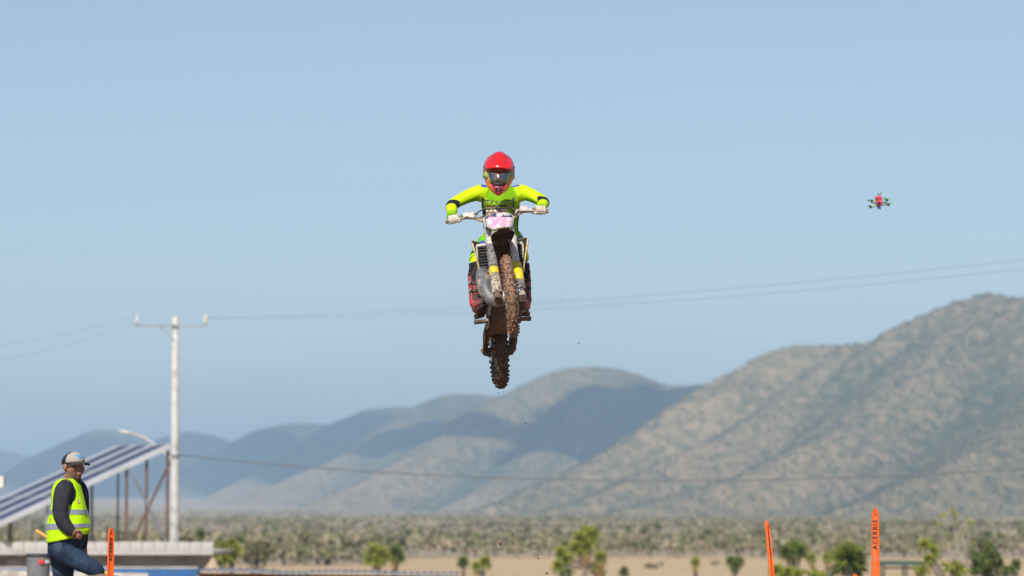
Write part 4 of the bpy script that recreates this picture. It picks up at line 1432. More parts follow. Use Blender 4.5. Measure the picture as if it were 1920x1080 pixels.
def panel_mat():
    m = bpy.data.materials.new('solar_cells'); m.use_nodes = True
    t = m.node_tree; b = t.nodes['Principled BSDF']
    tc = t.nodes.new('ShaderNodeTexCoord')
    br = t.nodes.new('ShaderNodeTexBrick')
    br.offset = 0.0
    br.inputs['Color1'].default_value = (0.012, 0.016, 0.05, 1)
    br.inputs['Color2'].default_value = (0.016, 0.022, 0.065, 1)
    br.inputs['Mortar'].default_value = (0.16, 0.18, 0.24, 1)
    br.inputs['Scale'].default_value = 1.0
    br.inputs['Mortar Size'].default_value = 0.006
    br.inputs['Brick Width'].default_value = 0.17
    br.inputs['Row Height'].default_value = 0.17
    t.links.new(tc.outputs['UV'], br.inputs[0])
    t.links.new(br.outputs[0], b.inputs['Base Color'])
    b.inputs['Roughness'].default_value = 0.16
    b.inputs['Specular IOR Level'].default_value = 0.5
    return m


def make_pole():
    base = P(327, 1018, 140); top = P(326, 594, 140)
    g = float(ground_z(base.x, 140))
    pole = thing('utility_pole', 'tall tapered concrete power pole with a crossarm and two insulators', 'power pole', (base.x, 140, g))
    X0 = Vector((0, 0, 0))
    H = top.z - g
    b = MB()
    b.lathe([(0.19, -0.6), (0.185, 0.5), (0.175, 3.0), (0.15, 6.5), (0.115, H - 0.02), (0.10, H)], (0, 0, 0), (0, 0, 1), 20)
    b.build('shaft', M_CONC, pole)
    zc = P(322, 611, 140).z - g
    xl, xr = P(258, 610, 140).x - base.x, P(386, 613, 140).x - base.x
    b = MB()
    b.box(((xl + xr) / 2, -0.16, zc), (xr - xl + 0.1, 0.08, 0.075))
    b.bar((-0.55, -0.14, zc - 0.02), (0, -0.14, zc - 0.55), 0.02, 0.04)
    arm = b.build('crossarm', M_GREYSTEEL, pole)
    for x, m, r in ((xl, M_GALV, 0.06), (xr, mat('cream_insulator', (0.62, 0.58, 0.46), 0.4), 0.075)):
        b = MB()
        b.lathe([(0.02, 0.05), (0.02, 0.12), (r, 0.12), (r, 0.16), (r * 0.6, 0.18), (r, 0.22), (r, 0.26), (r * 0.6, 0.28), (r * 0.8, 0.32), (r * 0.7, 0.38), (0.02, 0.40)], (x, -0.16, zc), (0, 0, 1), 14)
        b.build('insulator', m, arm)
    # street light arm
    def q(px, py): 
        v = P(px, py, 139.9); return (v.x - base.x, -0.1, v.z - g)
    b = MB()
    pp, rr = smooth_path([(0, -0.1, q(0, 866)[2]), q(300, 842), q(285, 830), q(268, 820), q(246, 813)], [0.045, 0.045, 0.042, 0.04, 0.036], 4)
    b.tube(pp, rr, 10)
    la = b.build('lamp_arm', mat('dirty_white_lamp_arm', (0.62, 0.56, 0.52), 0.6, col2=(0.5, 0.40, 0.36), scale=2), pole)
    b = MB()
    a, c = Vector(q(248, 813)), Vector(q(222, 808))
    b.tube([a, a * 0.7 + c * 0.3, a * 0.3 + c * 0.7, c], [0.04, 0.085, 0.085, 0.03], 12, flat=0.6)
    b.build('lamp_head', mat('pale_lamp_head', (0.66, 0.63, 0.52), 0.5), la)
    for z in (q(0, 853)[2], q(0, 858)[2], 2.2):
        b = MB(); b.ringtube((0, 0, z), (0, 0, 1), 0.168, [(0.012, -0.03), (0.012, 0.03), (-0.03, 0.03), (-0.03, -0.03)], 20)
        b.build('strap', M_GREYSTEEL, pole)
    return pole

make_pole()


def wire(label, a, b_, sag, r, n=40):
    b = MB()
    pts = []
    for i in range(n + 1):
        t = i / n
        p = a + (b_ - a) * t
        pts.append(p - Vector((0, 0, sag * 4 * t * (1 - t))))
    b.tube(pts, r, 5)
    o = b.build('power_line', M_WIRE)
    return tag(o, label, 'power line', 'overhead lines strung from the concrete pole')

wire('upper wire running off past the hilltop, higher of the pair above the bike', P(386, 596, 139.8), P(2100, 466, 108), 0.36, 0.0052)
wire('lower wire of the pair passing the bike and crossing above the hilltop', P(386, 598, 139.8), P(2100, 484, 105), 0.42, 0.0052)
wire('upper wire on the open side of the pole away from the bike', P(258, 592, 139.8), P(-220, 672, 165), 0.3, 0.004)
wire('lower wire leaving the pole on its open side towards the ground', P(258, 606, 139.8), P(-220, 700, 160), 0.4, 0.004)
wire('thick low cable sagging from the pole across the foot of the hills', P(336, 853, 139.8), P(2150, 862, 118), 0.78, 0.026)


def make_building():
    Y = 130.0
    zt = P(0, 1016, Y).z; zb = P(0, 1040, Y).z
    xr = P(400, 1016, Y).x; xl = xr - 12.5
    g = float(ground_z(xr, Y))
    bd = thing('flat_roofed_building', 'low flat roofed building with a pale block parapet and a blue wall base', 'building', (xr, Y, g))
    ox = Vector((xr, Y, g))
    # roof slab with its parapet blocks
    b = MB(); b.box(((xl - xr) / 2, 4.5, zb - g + 0.05), (xr - xl, 9.0, 0.1))
    b.build('roof_slab', M_BLOCK, bd)
    w = 0.40; n = int((xr - xl) / w)
    me = None
    h = zt - zb - 0.1
    for i in range(n):
        if me is None:
            b = MB()
            c = 0.008
            b.box((0, 0, 0), (w - 0.012, 0.15, h), taper=1.0)
            o = b.build('concrete_block', M_BLOCK, bd)
            bv = o.modifiers.new('b', 'BEVEL'); bv.width = 0.012; bv.segments = 1
            me = o.data
        else:
            o = o.copy(); COL.objects.link(o)
        o.location = (-(i + 0.5) * w, 0.085 + rnd.uniform(-0.012, 0.012), zb - g + 0.1 + h / 2 + rnd.uniform(-0.008, 0.008))
        o.rotation_euler = (0, 0, rnd.uniform(-0.012, 0.012))
    zblue = P(0, 1066, Y + 0.5).z - g
    b = MB(); b.box(((xl - xr) / 2 - 0.28, 4.5, (zb - g + zblue) / 2), (xr - xl - 0.62, 8.0, zb - g - zblue))
    b.build('upper_wall', M_PLASTER, bd)
    b = MB(); b.box(((xl - xr) / 2 - 0.28, 4.5 - 0.02, zblue / 2 - 0.15), (xr - xl - 0.60, 8.04, zblue + 0.3))
    b.build('blue_wall_base', M_BLUEPAINT, bd)
    b = MB(); b.box(((xl - xr) / 2 - 0.28, 0.475, zblue + 0.03), (xr - xl - 0.58, 0.05, 0.06))
    b.build('dado_ledge', M_BLOCK, bd)
    # reinforcing bars left standing on the roof
    for px, h, y in ((15, 36, 3.0), (60, 30, 4.0), (128, 30, 3.4), (200, 26, 3.2), (208, 24, 3.2), (250, 20, 4.0), (174, 30, 5.0)):
        v = P(px, 1015, Y + y)
        b = MB(); b.tube([(v.x - xr, y, zb - g + 0.09), (v.x - xr + 0.02, y, zb - g + 0.1 + h * 0.034)], 0.02, 6)
        b.build('rebar', M_RUST, bd)
    return bd, zb + 0.1

BUILDING, ROOF_Z = make_building()


def make_solar():
    Y = 133.5
    c = P(318, 835, Y)                       # upper near corner
    e1 = Vector((-2.05, 2.60, 0)); e2 = Vector((-5.8, -4.57, -2.92))
    w1 = e1.length; u1 = e1.normalized(); u2 = e2.normalized(); nn = u2.cross(u1).normalized()
    if nn.z < 0: nn = -nn
    arr = thing('solar_array', 'tilted array of dark blue solar panels on rusty posts above the flat roof', 'solar panels', c)
    pm = panel_mat()
    PL, PW = 2.45, w1 / 3
    for i in range(3):
        for j in range(3):
            o0 = u1 * (PW * i) + u2 * (PL * j + 0.02)
            b = MB()
            a, bb, cc, d = o0 + u1 * 0.06 + u2 * 0.03, o0 + u1 * (PW - 0.06) + u2 * 0.03, o0 + u1 * (PW - 0.06) + u2 * (PL - 0.05), o0 + u1 * 0.06 + u2 * (PL - 0.05)
            b.prism([a, bb, cc, d], nn * 0.03)
            p = b.build('solar_panel', pm, arr)
            uv = p.data.uv_layers.new(name='uv')
            for l in p.data.loops:
                v = p.data.vertices[l.vertex_index].co - o0
                uv.data[l.index].uv = (v.dot(u1), v.dot(u2))
            f = MB()
            for s0, s1 in ((a, bb), (cc, d)):
                f.bar(s0 + nn * 0.016, s1 + nn * 0.016, 0.035, 0.04, nn)
            f.build('panel_frame', M_GREYSTEEL, p)
    for i in range(4):
        b = MB()
        s = u1 * (PW * i)
        wd = 0.22 if i else 0.27
        b.bar(s - nn * 0.03, s + u2 * (PL * 3 + 0.05) - nn * 0.03, wd, 0.14, nn)
        b.build('rail', M_ALU, arr)
    for j in range(4):
        b = MB(); s = u2 * (PL * j + 0.02)
        b.bar(s + u1 * 0.05 - nn * 0.08, s + u1 * (w1 - 0.05) - nn * 0.08, 0.06, 0.06, nn)
        b.build('cross_rail', M_GREYSTEEL, arr)
    def under(px, frac, m, r=0.045):
        """post at photo column px below the rail at depth fraction frac"""
        base = c + u1 * (w1 * frac)
        # distance down the slope where the column falls on px
        best = min((abs((960 + FPX * ((base + u2 * t).x) / ((base + u2 * t).y)) - px), t) for t in [k * 0.02 for k in range(380)])[1]
        t = base + u2 * best
        b = MB(); b.bar((t.x - c.x, t.y - c.y, ROOF_Z - c.z - 0.02), (t.x - c.x, t.y - c.y, t.z - c.z - 0.08), 2 * r, 2 * r)
        b.build('post', m, arr)
        return t
    t1 = under(238, 0.02, M_RUST); t2 = under(276, 0.03, M_RUST); t3 = under(315, 0.02, M_RUST)
    under(173, 0.5, M_GREYSTEEL, 0.05); under(90, 0.03, M_GREYSTEEL, 0.04); under(22, 0.5, M_RUST, 0.035); under(160, 1.0, M_RUST, 0.03); under(254, 1.0, M_RUST, 0.03)
    for a, d, m in ((P(243, 878, t1.y - 0.12), P(319, 1010, t3.y - 0.1), M_GREYSTEEL), (P(318, 868, t3.y + 0.1), P(240, 1008, t1.y + 0.1), M_RUST)):
        b = MB(); b.bar(a - c, Vector((d.x, d.y, ROOF_Z)) - c, 0.075, 0.06)
        b.build('brace', m, arr)

make_solar()


def make_wall():
    Y = 100.0
    a, b_ = P(-60, 1068, Y), P(277, 1075, Y)
    g = -0.3
    w = thing('low_masonry_wall', 'low whitewashed wall behind the grey bin and the standing marshal', 'wall', (0, Y, 0))
    b = MB()
    n = 24
    top = [[(a.x + (b_.x - a.x) * i / n, 0.3 * j, a.z + (b_.z - a.z) * i / n + rnd.uniform(-0.012, 0.012)) for i in range(n + 1)] for j in range(2)]
    vs = []
    for i in range(n + 1):
        x = a.x + (b_.x - a.x) * i / n; z = a.z + (b_.z - a.z) * i / n + rnd.uniform(-0.012, 0.012)
        vs.append([Vector((x, 0, g)), Vector((x, 0, z)), Vector((x, 0.25, z)), Vector((x, 0.25, g))])
    b.rings(vs, smooth=False)
    b.build('masonry', M_WHITEWALL, w)

make_wall()


def make_bin():
    Y = 54.0
    c0, c1 = P(49, 1040, Y), P(95, 1040, Y)
    x = (c0.x + c1.x) / 2; r = (c1.x - c0.x) / 2
    g = float(ground_z(x, Y))
    top = P(72, 1038, Y).z
    o = thing('rubbish_bin', 'grey plastic bin with a dark rim and a red reflector behind the marshal', 'bin', (x, Y, g))
    h = top - g
    M = mat('grey_bin_plastic', (0.15, 0.16, 0.17), 0.6, col2=(0.19, 0.195, 0.205), scale=4, dirt=0.2, dirt_col=(0.25, 0.2, 0.16), dirt_scale=6)
    b = MB(); b.lathe([(r * 0.82, -0.02), (r * 0.84, 0.02), (r * 0.97, h - 0.06), (r * 0.97, h - 0.03)], (0, 0, 0), (0, 0, 1), 28)
    b.build('body', M, o)
    b = MB(); b.ringtube((0, 0, h - 0.02), (0, 0, 1), r * 0.97, [(0.012, -0.02), (0.016, 0.0), (0.0, 0.022), (-0.02, 0.0), (-0.012, -0.02)], 28)
    b.lathe([(r * 0.9, h - 0.06), (r * 0.9, h - 0.04)], (0, 0, 0), (0, 0, 1), 24)
    b.build('rim', mat('dark_bin_rim', (0.055, 0.06, 0.065), 0.6), o)
    v = P(77, 1054, Y - r)
    b = MB(); b.lathe([(0.038, 0), (0.038, 0.012), (0.03, 0.018)], (v.x - x, -r * 0.93, v.z - g), (0.1, -1, 0), 18)
    b.build('reflector', mat('red_reflector', (0.72, 0.04, 0.05), 0.3), o)
    v = P(88, 1053, Y - r)
    b = MB(); b.box((v.x - x, -r * 0.80, v.z - g), (0.055, 0.02, 0.042), (0, 0, 0.75))
    b.build('label', mat('white_bin_label', (0.62, 0.62, 0.6), 0.6), o)

make_bin()


def make_flood():
    Y = 100.0
    v = P(1, 903, Y)
    g = float(ground_z(v.x, Y))
    o = thing('floodlight', 'small white floodlight on a thin post at the edge of the roofs', 'floodlight', (v.x, Y, g))
    b = MB(); b.tube([(-0.22, 0.1, -0.1), (-0.22, 0.1, v.z - g + 0.05)], 0.04, 10)
    b.build('post', M_GREYSTEEL, o)
    b = MB(); b.box((-0.02, 0, v.z - g), (0.20, 0.14, 0.27), (0.15, 0, 0.1)); b.box((-0.16, 0.08, v.z - g), (0.14, 0.05, 0.05))
    hs = b.build('housing', mat('white_lamp_housing', (0.72, 0.72, 0.70), 0.5), o)
    b = MB(); b.box((0.098, 0.0, v.z - g), (0.02, 0.17, 0.30), (0.15, 0, 0.1))
    b.build('bezel', M_DARKLEG, hs)

make_flood()


def make_shed():
    Y = 86.0
    a, b_ = P(372, 1075, Y), P(858, 1081, Y)
    w = b_.x - a.x
    g = float(ground_z((a.x + b_.x) / 2, Y + 1)) - 0.05
    o = thing('plank_shed', 'brown plank shed under a corrugated zinc roof beyond the track', 'shed', (a.x, Y, g))
    ns = 7
    sw = w / ns
    for i in range(ns):
        b = MB()
        x0, x1 = i * sw - (0.05 if i else 0), (i + 1) * sw
        nx = 40
        lift = 0.006 * (i % 2)
        def zr(x, y): return (a.z - g) + (b_.z - a.z) * x / w + 0.045 + y * 0.008 + lift + 0.020 * math.sin(x * 2 * math.pi / 0.15) + 0.014 * math.sin(x * 1.9 + 1) + 0.010 * math.sin(i * 2.3)
        rows = [[(x0 + (x1 - x0) * k / nx, y, zr(x0 + (x1 - x0) * k / nx, y)) for k in range(nx + 1)] for y in (-0.35 + 0.02 * math.sin(i * 3.0), 0.6, 1.4, 2.2)]
        b.sheet(rows, thick=(0, 0, -0.006))
        b.build('roof_sheet', M_ZINC, o)
    npk = 34
    pw = (w - 0.2) / npk
    src = None
    for i in range(npk):
        x = 0.1 + (i + 0.5) * pw
        h = (a.z - g) + (b_.z - a.z) * x / w - 0.0
        if src is None:
            b = MB(); b.box((0, 0, 0.5), (pw - 0.008, 0.025, 1.0))
            src = b.build('plank', M_PLANK, o); q = src
        else:
            q = src.copy(); COL.objects.link(q)
        q.location = (x, rnd.uniform(-0.006, 0.006), -0.05)
        q.scale = (1, 1, h + 0.05)
    for s in (0, 1):
        b = MB(); b.box((0.06 + s * (w - 0.12), 1.1, (a.z - g) * 0.5 - 0.03), (0.05, 2.1, (a.z - g) + (b_.z - a.z) * s - 0.06))
        b.build('side_wall', M_PLANK, o)
    b = MB(); b.bar((0.02, -0.06, a.z - g - 0.04), (w - 0.02, -0.06, b_.z - g - 0.04), 0.05, 0.09)
    b.build('eave_beam', M_PLANK, o)

make_shed()


def make_shelter():
    Y = 150.0
    a, b_ = P(1652, 1057, Y), P(1732, 1058, Y)
    g = float(ground_z(a.x, Y))
    w = b_.x - a.x
    o = thing('green_shelter', 'small dark green flat roofed shelter on thin posts beside the tall orange marker', 'shelter', (a.x, Y, g))
    h = a.z - g
    b = MB(); b.box((w / 2, 0.7, h), (w + 0.1, 1.6, 0.10)); b.box((w / 2, 0.7, h + 0.07), (w - 0.05, 1.4, 0.05))
    b.build('roof', M_DGREEN, o)
    for x in (0.12, P(1700, 1060, Y).x - a.x, w - 0.05):
        for y in (0.0, 1.35):
            b = MB(); b.bar((x, y, -0.1), (x, y, h - 0.05), 0.07, 0.07)
            b.build('post', M_DARKLEG, o)
    b = MB(); b.bar((0.1, 0.0, h - 0.16), (w - 0.05, 0.0, h - 0.16), 0.06, 0.08)
    b.build('beam', M_DARKLEG, o)

make_shelter()


def marker(px, py, Y, wpx, label, turn, lean, kink=0.0, zt=None, text=True, extra=0.0):
    """flexible track marker: a flat tongue with a rounded tip, a rib down each edge and a moulded neck"""
    tip = P(px, py, Y)
    g = float(ground_z(tip.x, Y))
    H = tip.z - g
    base = Vector((tip.x - lean * H, Y, g))
    o = thing('track_marker', label, 'track marker', base, 'orange track markers')
    o.rotation_euler = (Matrix.Rotation(math.atan(lean), 4, 'Y') @ Matrix.Rotation(turn, 4, 'Z')).to_euler()
    W = wpx / FPX * Y
    H = H / math.cos(math.atan(lean))
    b = MB()
    n = 26
    rows = []
    def half(t):
        z = t * H
        top = H - z
        w = W / 2 * (0.80 + 0.20 * min(1, top / (0.55 * H)))
        if top < W * 0.9:
            w *= math.sqrt(max(0.0, 1 - (1 - top / (W * 0.9)) ** 2)) * 0.75 + 0.25 * (top / (W * 0.9))
        return max(w, 0.003)
    def off(t): return kink * (1 - t) ** 2 * 0.3
    zs = [i / 20 for i in range(18)] + [0.87, 0.90, 0.93, 0.95, 0.965, 0.98, 0.99, 0.997, 1.0]
    rings = []
    for t in zs:
        w = half(t); d = 0.014
        prof = [(-w, -0.35 * d), (-w, 0.9 * d), (-w * 0.86, 1.0 * d), (-w * 0.72, 0.25 * d), (w * 0.72, 0.25 * d), (w * 0.86, 1.0 * d), (w, 0.9 * d), (w, -0.35 * d), (w * 0.7, -0.8 * d), (-w * 0.7, -0.8 * d)]
        rings.append([Vector((x + off(t), -y, t * H)) for x, y in prof])
    b.rings(rings, smooth=False)
    b.build('tongue', M_ORANGE, o)
    b = MB()
    b.prism([(-W * 0.16, -0.006, H - W * 0.80), (W * 0.16, -0.006, H - W * 0.80), (0, -0.006, H - W * 0.40)], (0, -0.006, 0))
    b.build('arrow_mark', mat('dark_orange_mould', (0.45, 0.05, 0.006), 0.5), o)
    if text:
        tm = text_mesh('ACERBIS', 0.046 * W / 0.066, 0.001, bold=0.0009, spacing=1.34)
        tm.materials.append(M_INK)
        x = link('lettering', tm, o, (off(0.85) + 0.0, -0.0065, H - W * 3.05))
        x.rotation_euler = (math.radians(90), math.radians(-90), 0)
    return o

marker(1641, 952, 29.5, 16.5, 'tallest orange track marker, facing the camera with readable black ACERBIS lettering', 0.02, 0.004)
marker(1437, 977, 29.8, 14.0, 'thin leaning orange track marker turned almost edge-on, in front of the yuccas', 1.08, -0.095)
marker(208, 990, 28.2, 13.0, 'orange track marker in front of the man in the yellow vest', 0.60, 0.012)
marker(1602, 1075.5, 29.2, 17, 'short orange track marker whose tip just shows beside the tallest one', 0.3, -0.3, text=False)


def make_drone():
    c = P(1648, 380, 44.0)
    o = thing('racing_drone', 'small red quadcopter drone with green propellers hovering in the open sky', 'drone', c)
    k = 44.0 / FPX
    M_RED = mat('red_drone_shell', (0.62, 0.02, 0.05), 0.5, col2=(0.75, 0.05, 0.09), scale=18)
    M_BLK = mat('black_carbon', (0.015, 0.016, 0.02), 0.5)
    M_PROP = mat('green_propeller', (0.16, 0.55, 0.06), 0.4)
    M_PALEP = mat('pale_green_propeller', (0.50, 0.75, 0.35), 0.3)
    def q(px, py, y=0.0): return Vector(((px - 1648) * k, y, (380 - py) * k))
    b = MB()
    top = [(-0.036, 0.030), (0.034, 0.030), (0.034, -0.030), (-0.036, -0.030)]
    rings = []
    for z, sx, sy, dx in ((q(0, 384)[2], 0.85, 0.9, 0.004), (q(0, 380)[2], 1.0, 1.1, 0.002), (q(0, 376)[2], 0.92, 1.0, 0), (q(0, 371)[2], 1.05, 1.1, -0.004), (q(0, 368.5)[2], 1.0, 1.0, -0.003), (q(0, 367.3)[2], 0.7, 0.7, 0.004)):
        rings.append([Vector((x * sx + dx, y * sy, z)) for x, y in ((-0.036, -0.02), (-0.026, -0.034), (0.026, -0.034), (0.036, -0.02), (0.036, 0.03), (-0.036, 0.03))])
    b.rings(rings, smooth=False)
    b.build('shell', M_RED, o)
    b = MB(); b.box(q(1646, 374, -0.035), (0.026, 0.012, 0.012)); b.lathe([(0.014, 0), (0.014, 0.014), (0.009, 0.02)], q(1647.5, 380, -0.034), (0, -1, 0), 14)
    b.build('camera', M_BLK, o)
    b = MB(); b.box(q(1648, 386, 0.01), (0.035, 0.10, 0.026)); b.box(q(1646.4, 390.5, 0.0), (0.012, 0.03, 0.03), (0, 0.15, 0)); b.box(q(1650, 390.5, 0.0), (0.012, 0.03, 0.03), (0, -0.15, 0))
    b.build('frame_plate', M_BLK, o)
    for i, (px, py, y, m) in enumerate(((1636, 376.5, 0.09, M_PROP), (1631, 389.5, -0.09, M_PALEP), (1665, 374, 0.09, M_PROP), (1665, 385, -0.09, M_PROP))):
        e = q(px, py, y)
        b = MB(); b.bar(q(1648, 385, y * 0.15), e - Vector((0, 0, 0.006)), 0.016, 0.008)
        a = b.build('arm', M_BLK, o)
        b = MB(); b.lathe([(0.013, -0.014), (0.014, 0.0), (0.014, 0.010), (0.006, 0.014)], e, (0, -0.1, 1), 14)
        b.build('motor', M_BLK, a)
        b = MB()
        ph = [0.5, 2.2, 1.6, 1.45][i]
        for j in range(3):
            ang = ph + j * 2 * math.pi / 3
            d = Vector((math.cos(ang), math.sin(ang), 0)); s = Vector((-math.sin(ang), math.cos(ang), 0))
            t0 = e + Vector((0, 0, 0.016))
            b.sheet([[t0 + d * r + s * w + Vector((0, 0, h)), t0 + d * r - s * w - Vector((0, 0, h))] for r, w, h in ((0.006, 0.006, 0.003), (0.025, 0.012, 0.008), (0.045, 0.010, 0.006), (0.062, 0.004, 0.002))], thick=(0, 0, -0.002))
        b.lathe([(0.008, 0.010), (0.008, 0.022)], e, (0, 0, 1), 10)
        b.build('propeller', m, a)
    for (p0, p1) in ((q(1649, 368, 0.02), q(1652, 361.2, 0.02)), (q(1648, 368, 0.02), q(1646.3, 362.6, 0.02)), (q(1650, 368, 0.0), q(1649.7, 364.5, 0.0))):
        b = MB(); b.tube([p0, p1], 0.0028, 6); b.ball(p1, (0.007, 0.007, 0.008), 10, 6)
        b.build('antenna', M_BLK, o)
    b = MB(); b.tube([q(1652, 384, 0.03), q(1653, 376, 0.03), q(1651, 368, 0.02)], 0.003, 6)
    b.build('cable', M_BLK, o)

make_drone()


def make_clods():
    M = mat('flying_dirt', (0.10, 0.06, 0.04), 0.95, col2=(0.16, 0.10, 0.065), scale=60)
    spots = [(938, 1019.5, 3.2, 31), (1025, 1075, 2.6, 31), (1009, 1047, 1.6, 32), (870, 934, 1.4, 32), (985, 794, 1.6, 31.5), (1085, 644, 1.5, 31.5), (935, 737, 1.3, 32), (889, 1012, 1.3, 31), (1055, 560, 1.1, 31.5), (961, 1001, 1.4, 31)]
    for i, (px, py, r, Y) in enumerate(spots):
        c = P(px, py, Y); rr = r / FPX * Y
        b = MB(); b.ball((0, 0, 0), (rr * rnd.uniform(0.7, 1.3), rr, rr * rnd.uniform(0.7, 1.3)), 8, 6)
        b.v = [tuple(x * (1 + rnd.uniform(-0.25, 0.25)) for x in v) for v in b.v]
        o = b.build('dirt_clod', M, None, c)
        o.rotation_euler = (rnd.random() * 3, rnd.random() * 3, 0)
        lab = 'largest crumb of flung dirt below the bike, above the scrub' if i == 0 else 'tiny crumb of dirt flung into the air around the bike'
        tag(o, lab, 'dirt', 'crumbs of dirt flung up by the bike')

make_clods()


def make_heap():
    Y = 127.0
    c = P(388, 1040, Y); g = float(ground_z(c.x, Y))
    h = c.z - g
    n = 30
    rows = []
    for j in range(n + 1):
        row = []
        for i in range(n + 1):
            x, y = (i / n - 0.5) * 2 * 2.2, (j / n - 0.5) * 2 * 1.6
            r = math.hypot(x / 2.2, y / 1.6)
            z = h * max(0.0, 1 - r) ** 0.9 * (0.9 + 0.2 * float(fbm(np.array(x * 2.2 + 9), np.array(y * 2.2), 4, 4))) - 0.05
            row.append((x, y, z))
        rows.append(row)
    b = MB(); b.sheet(rows)
    o = b.build('sand_heap', mat('builders_sand', (0.50, 0.37, 0.24), 0.95, col2=(0.38, 0.27, 0.17), scale=4, bump=0.03, bump_scale=12), None, (c.x + 0.2, Y, g))
    tag(o, 'heap of tan sand against the end of the flat roofed building', 'sand heap')

make_heap()

# ------------------------------------------------------------------ marshal in the yellow vest
def make_marshal():
    Y = 30.5
    SCL = FPX / Y
    base = P(130, 1234, Y)
    g = float(ground_z(base.x - 0.09, Y + 0.09))
    who = thing('person', 'bearded man in cap, yellow safety vest and jeans standing with one foot raised', 'person', (base.x, Y, g))
    dz = base.z - g
    def m(px, py, dy=0.0):
        return Vector(((px - 130) / SCL, dy, (1234 - py) / SCL + dz))
    M_SKIN = mat('tanned_skin', (0.34, 0.165, 0.095), 0.55, col2=(0.29, 0.13, 0.075), scale=30, spec=0.35)
    M_BEARD = mat('short_dark_beard', (0.035, 0.022, 0.018), 0.9, col2=(0.10, 0.055, 0.04), scale=90, amount=0.5)
    M_STUB = mat('jaw_stubble', (0.15, 0.078, 0.05), 0.8, col2=(0.22, 0.11, 0.068), scale=60)
    M_HAIR = mat('black_hair', (0.012, 0.010, 0.010), 0.8)
    M_LIP = mat('lips', (0.36, 0.13, 0.10), 0.5)
    M_EYE = mat('dark_eye', (0.01, 0.008, 0.008), 0.3)
    M_EYEW = mat('eye_white', (0.6, 0.57, 0.53), 0.3)
    M_JACKET = mat('charcoal_jacket', (0.024, 0.025, 0.031), 0.85, col2=(0.038, 0.039, 0.045), scale=12, bump=0.02, bump_scale=9, spec=0.2)
    M_JEANS = mat('blue_jeans', (0.015, 0.028, 0.055), 0.85, col2=(0.036, 0.060, 0.102), scale=9, amount=0.5, bump=0.022, bump_scale=9, spec=0.15)
    M_SHOE = mat('brown_work_shoe', (0.07, 0.045, 0.03), 0.8, dirt=0.3, dirt_col=(0.28, 0.18, 0.11))
    M_VEST = mat('fluorescent_vest', (0.55, 0.90, 0.004), 0.7, col2=(0.48, 0.84, 0.004), scale=6, amount=0.6, bump=0.02, bump_scale=7, spec=0.2)
    M_REFL = mat('reflective_tape', (0.30, 0.32, 0.36), 0.45, col2=(0.24, 0.255, 0.29), scale=30)
    b = MB()
    # head: faces to the right of the picture and a little towards the camera
    fd = Vector((0.64, -0.77, 0.03)).normalized()            # where the face points
    sd = Vector((-fd.y, fd.x, 0)).normalized()              # his left
    if sd.y < 0: sd = -sd
    up = Vector((0, 0, 1))
    RH = Matrix((fd, sd, up)).transposed()
    hc = m(136.5, 874.5, -0.02)
    def h(f, s_, u): return hc + fd * f + sd * s_ + up * u
    b.ball(h(-0.012, 0, 0.010), (0.096, 0.076, 0.090), 20, 14, RH)
    b.ball(h(0.012, 0, -0.040), (0.076, 0.063, 0.078), 18, 12, RH)       # jaw
    b.ball(h(0.060, 0, -0.098), (0.026, 0.030, 0.022), 12, 8, RH)        # chin
    b.ball(h(0.080, 0, 0.018), (0.018, 0.052, 0.014), 12, 8, RH)         # brow
    b.tube([h(0.083, 0, 0.008), h(0.098, 0, -0.016), h(0.107, 0, -0.032), h(0.088, 0, -0.042)], [0.009, 0.011, 0.015, 0.009], 10)
    b.ball(h(0.088, 0, -0.063), (0.013, 0.025, 0.006), 10, 6, RH)
    b.ball(h(0.086, 0, -0.074), (0.012, 0.022, 0.007), 10, 6, RH)
    for s in (-1, 1):
        b.ball(h(0.058, s * 0.038, -0.032), (0.026, 0.026, 0.024), 10, 8, RH)   # cheek
        b.ball(h(-0.012, s * 0.080, -0.012), (0.022, 0.010, 0.030), 12, 8, RH)  # ear
    b.tube([m(128, 912, 0), m(131, 902, -0.01), hc + Vector((-0.005, 0, -0.06))], [0.068, 0.060, 0.058], 16)
    # torso, elliptical slices: (py, centre px, half depth px, half breadth m)
    sl = [(903, 127, 15, 0.09), (910, 124, 20, 0.155), (920, 124, 24, 0.195), (940, 126, 27, 0.20), (965, 127, 32, 0.195), (990, 128, 36, 0.19), (1008, 126, 35, 0.185), (1024, 121, 33, 0.18), (1044, 117, 29, 0.165)]
    def ring(s, k=1.0, n=28, dx=0.0):
        py, cx, hd, hb = s
        c = m(cx + dx, py)
        return [c + Vector((hd / SCL * k * math.cos(t) + 0.0, hb * k * math.sin(t), 0)) for t in [2 * math.pi * j / n for j in range(n)]]
    b.rings([ring(s) for s in sl])
    # near arm (his right) into the pocket, far arm hanging to the stick
    b.ball(m(123, 921, -0.165), (0.068, 0.07, 0.07))
    pp, rr = smooth_path([m(127, 912, -0.12), m(122, 922, -0.185), m(119, 944, -0.225), m(118, 966, -0.245), m(126, 983, -0.24), m(138, 998, -0.225), m(140, 1001, -0.22)], [0.06, 0.072, 0.067, 0.060, 0.056, 0.043, 0.040], 5)
    b.tube(pp, rr, 16)
    b.ball(m(142, 919, 0.165), (0.065, 0.07, 0.07))
    pp, rr = smooth_path([m(138, 912, 0.12), m(143, 925, 0.19), m(145, 948, 0.235), m(146, 972, 0.255), m(147, 1000, 0.27), m(146, 1030, 0.272)], [0.06, 0.068, 0.062, 0.054, 0.046, 0.036], 5)
    b.tube(pp, rr, 14)
    # hands with fingers
    hn = m(147, 1003, -0.205)
    b.ball(hn, (0.040, 0.026, 0.036), 12, 8, (0, 0.7, 0))
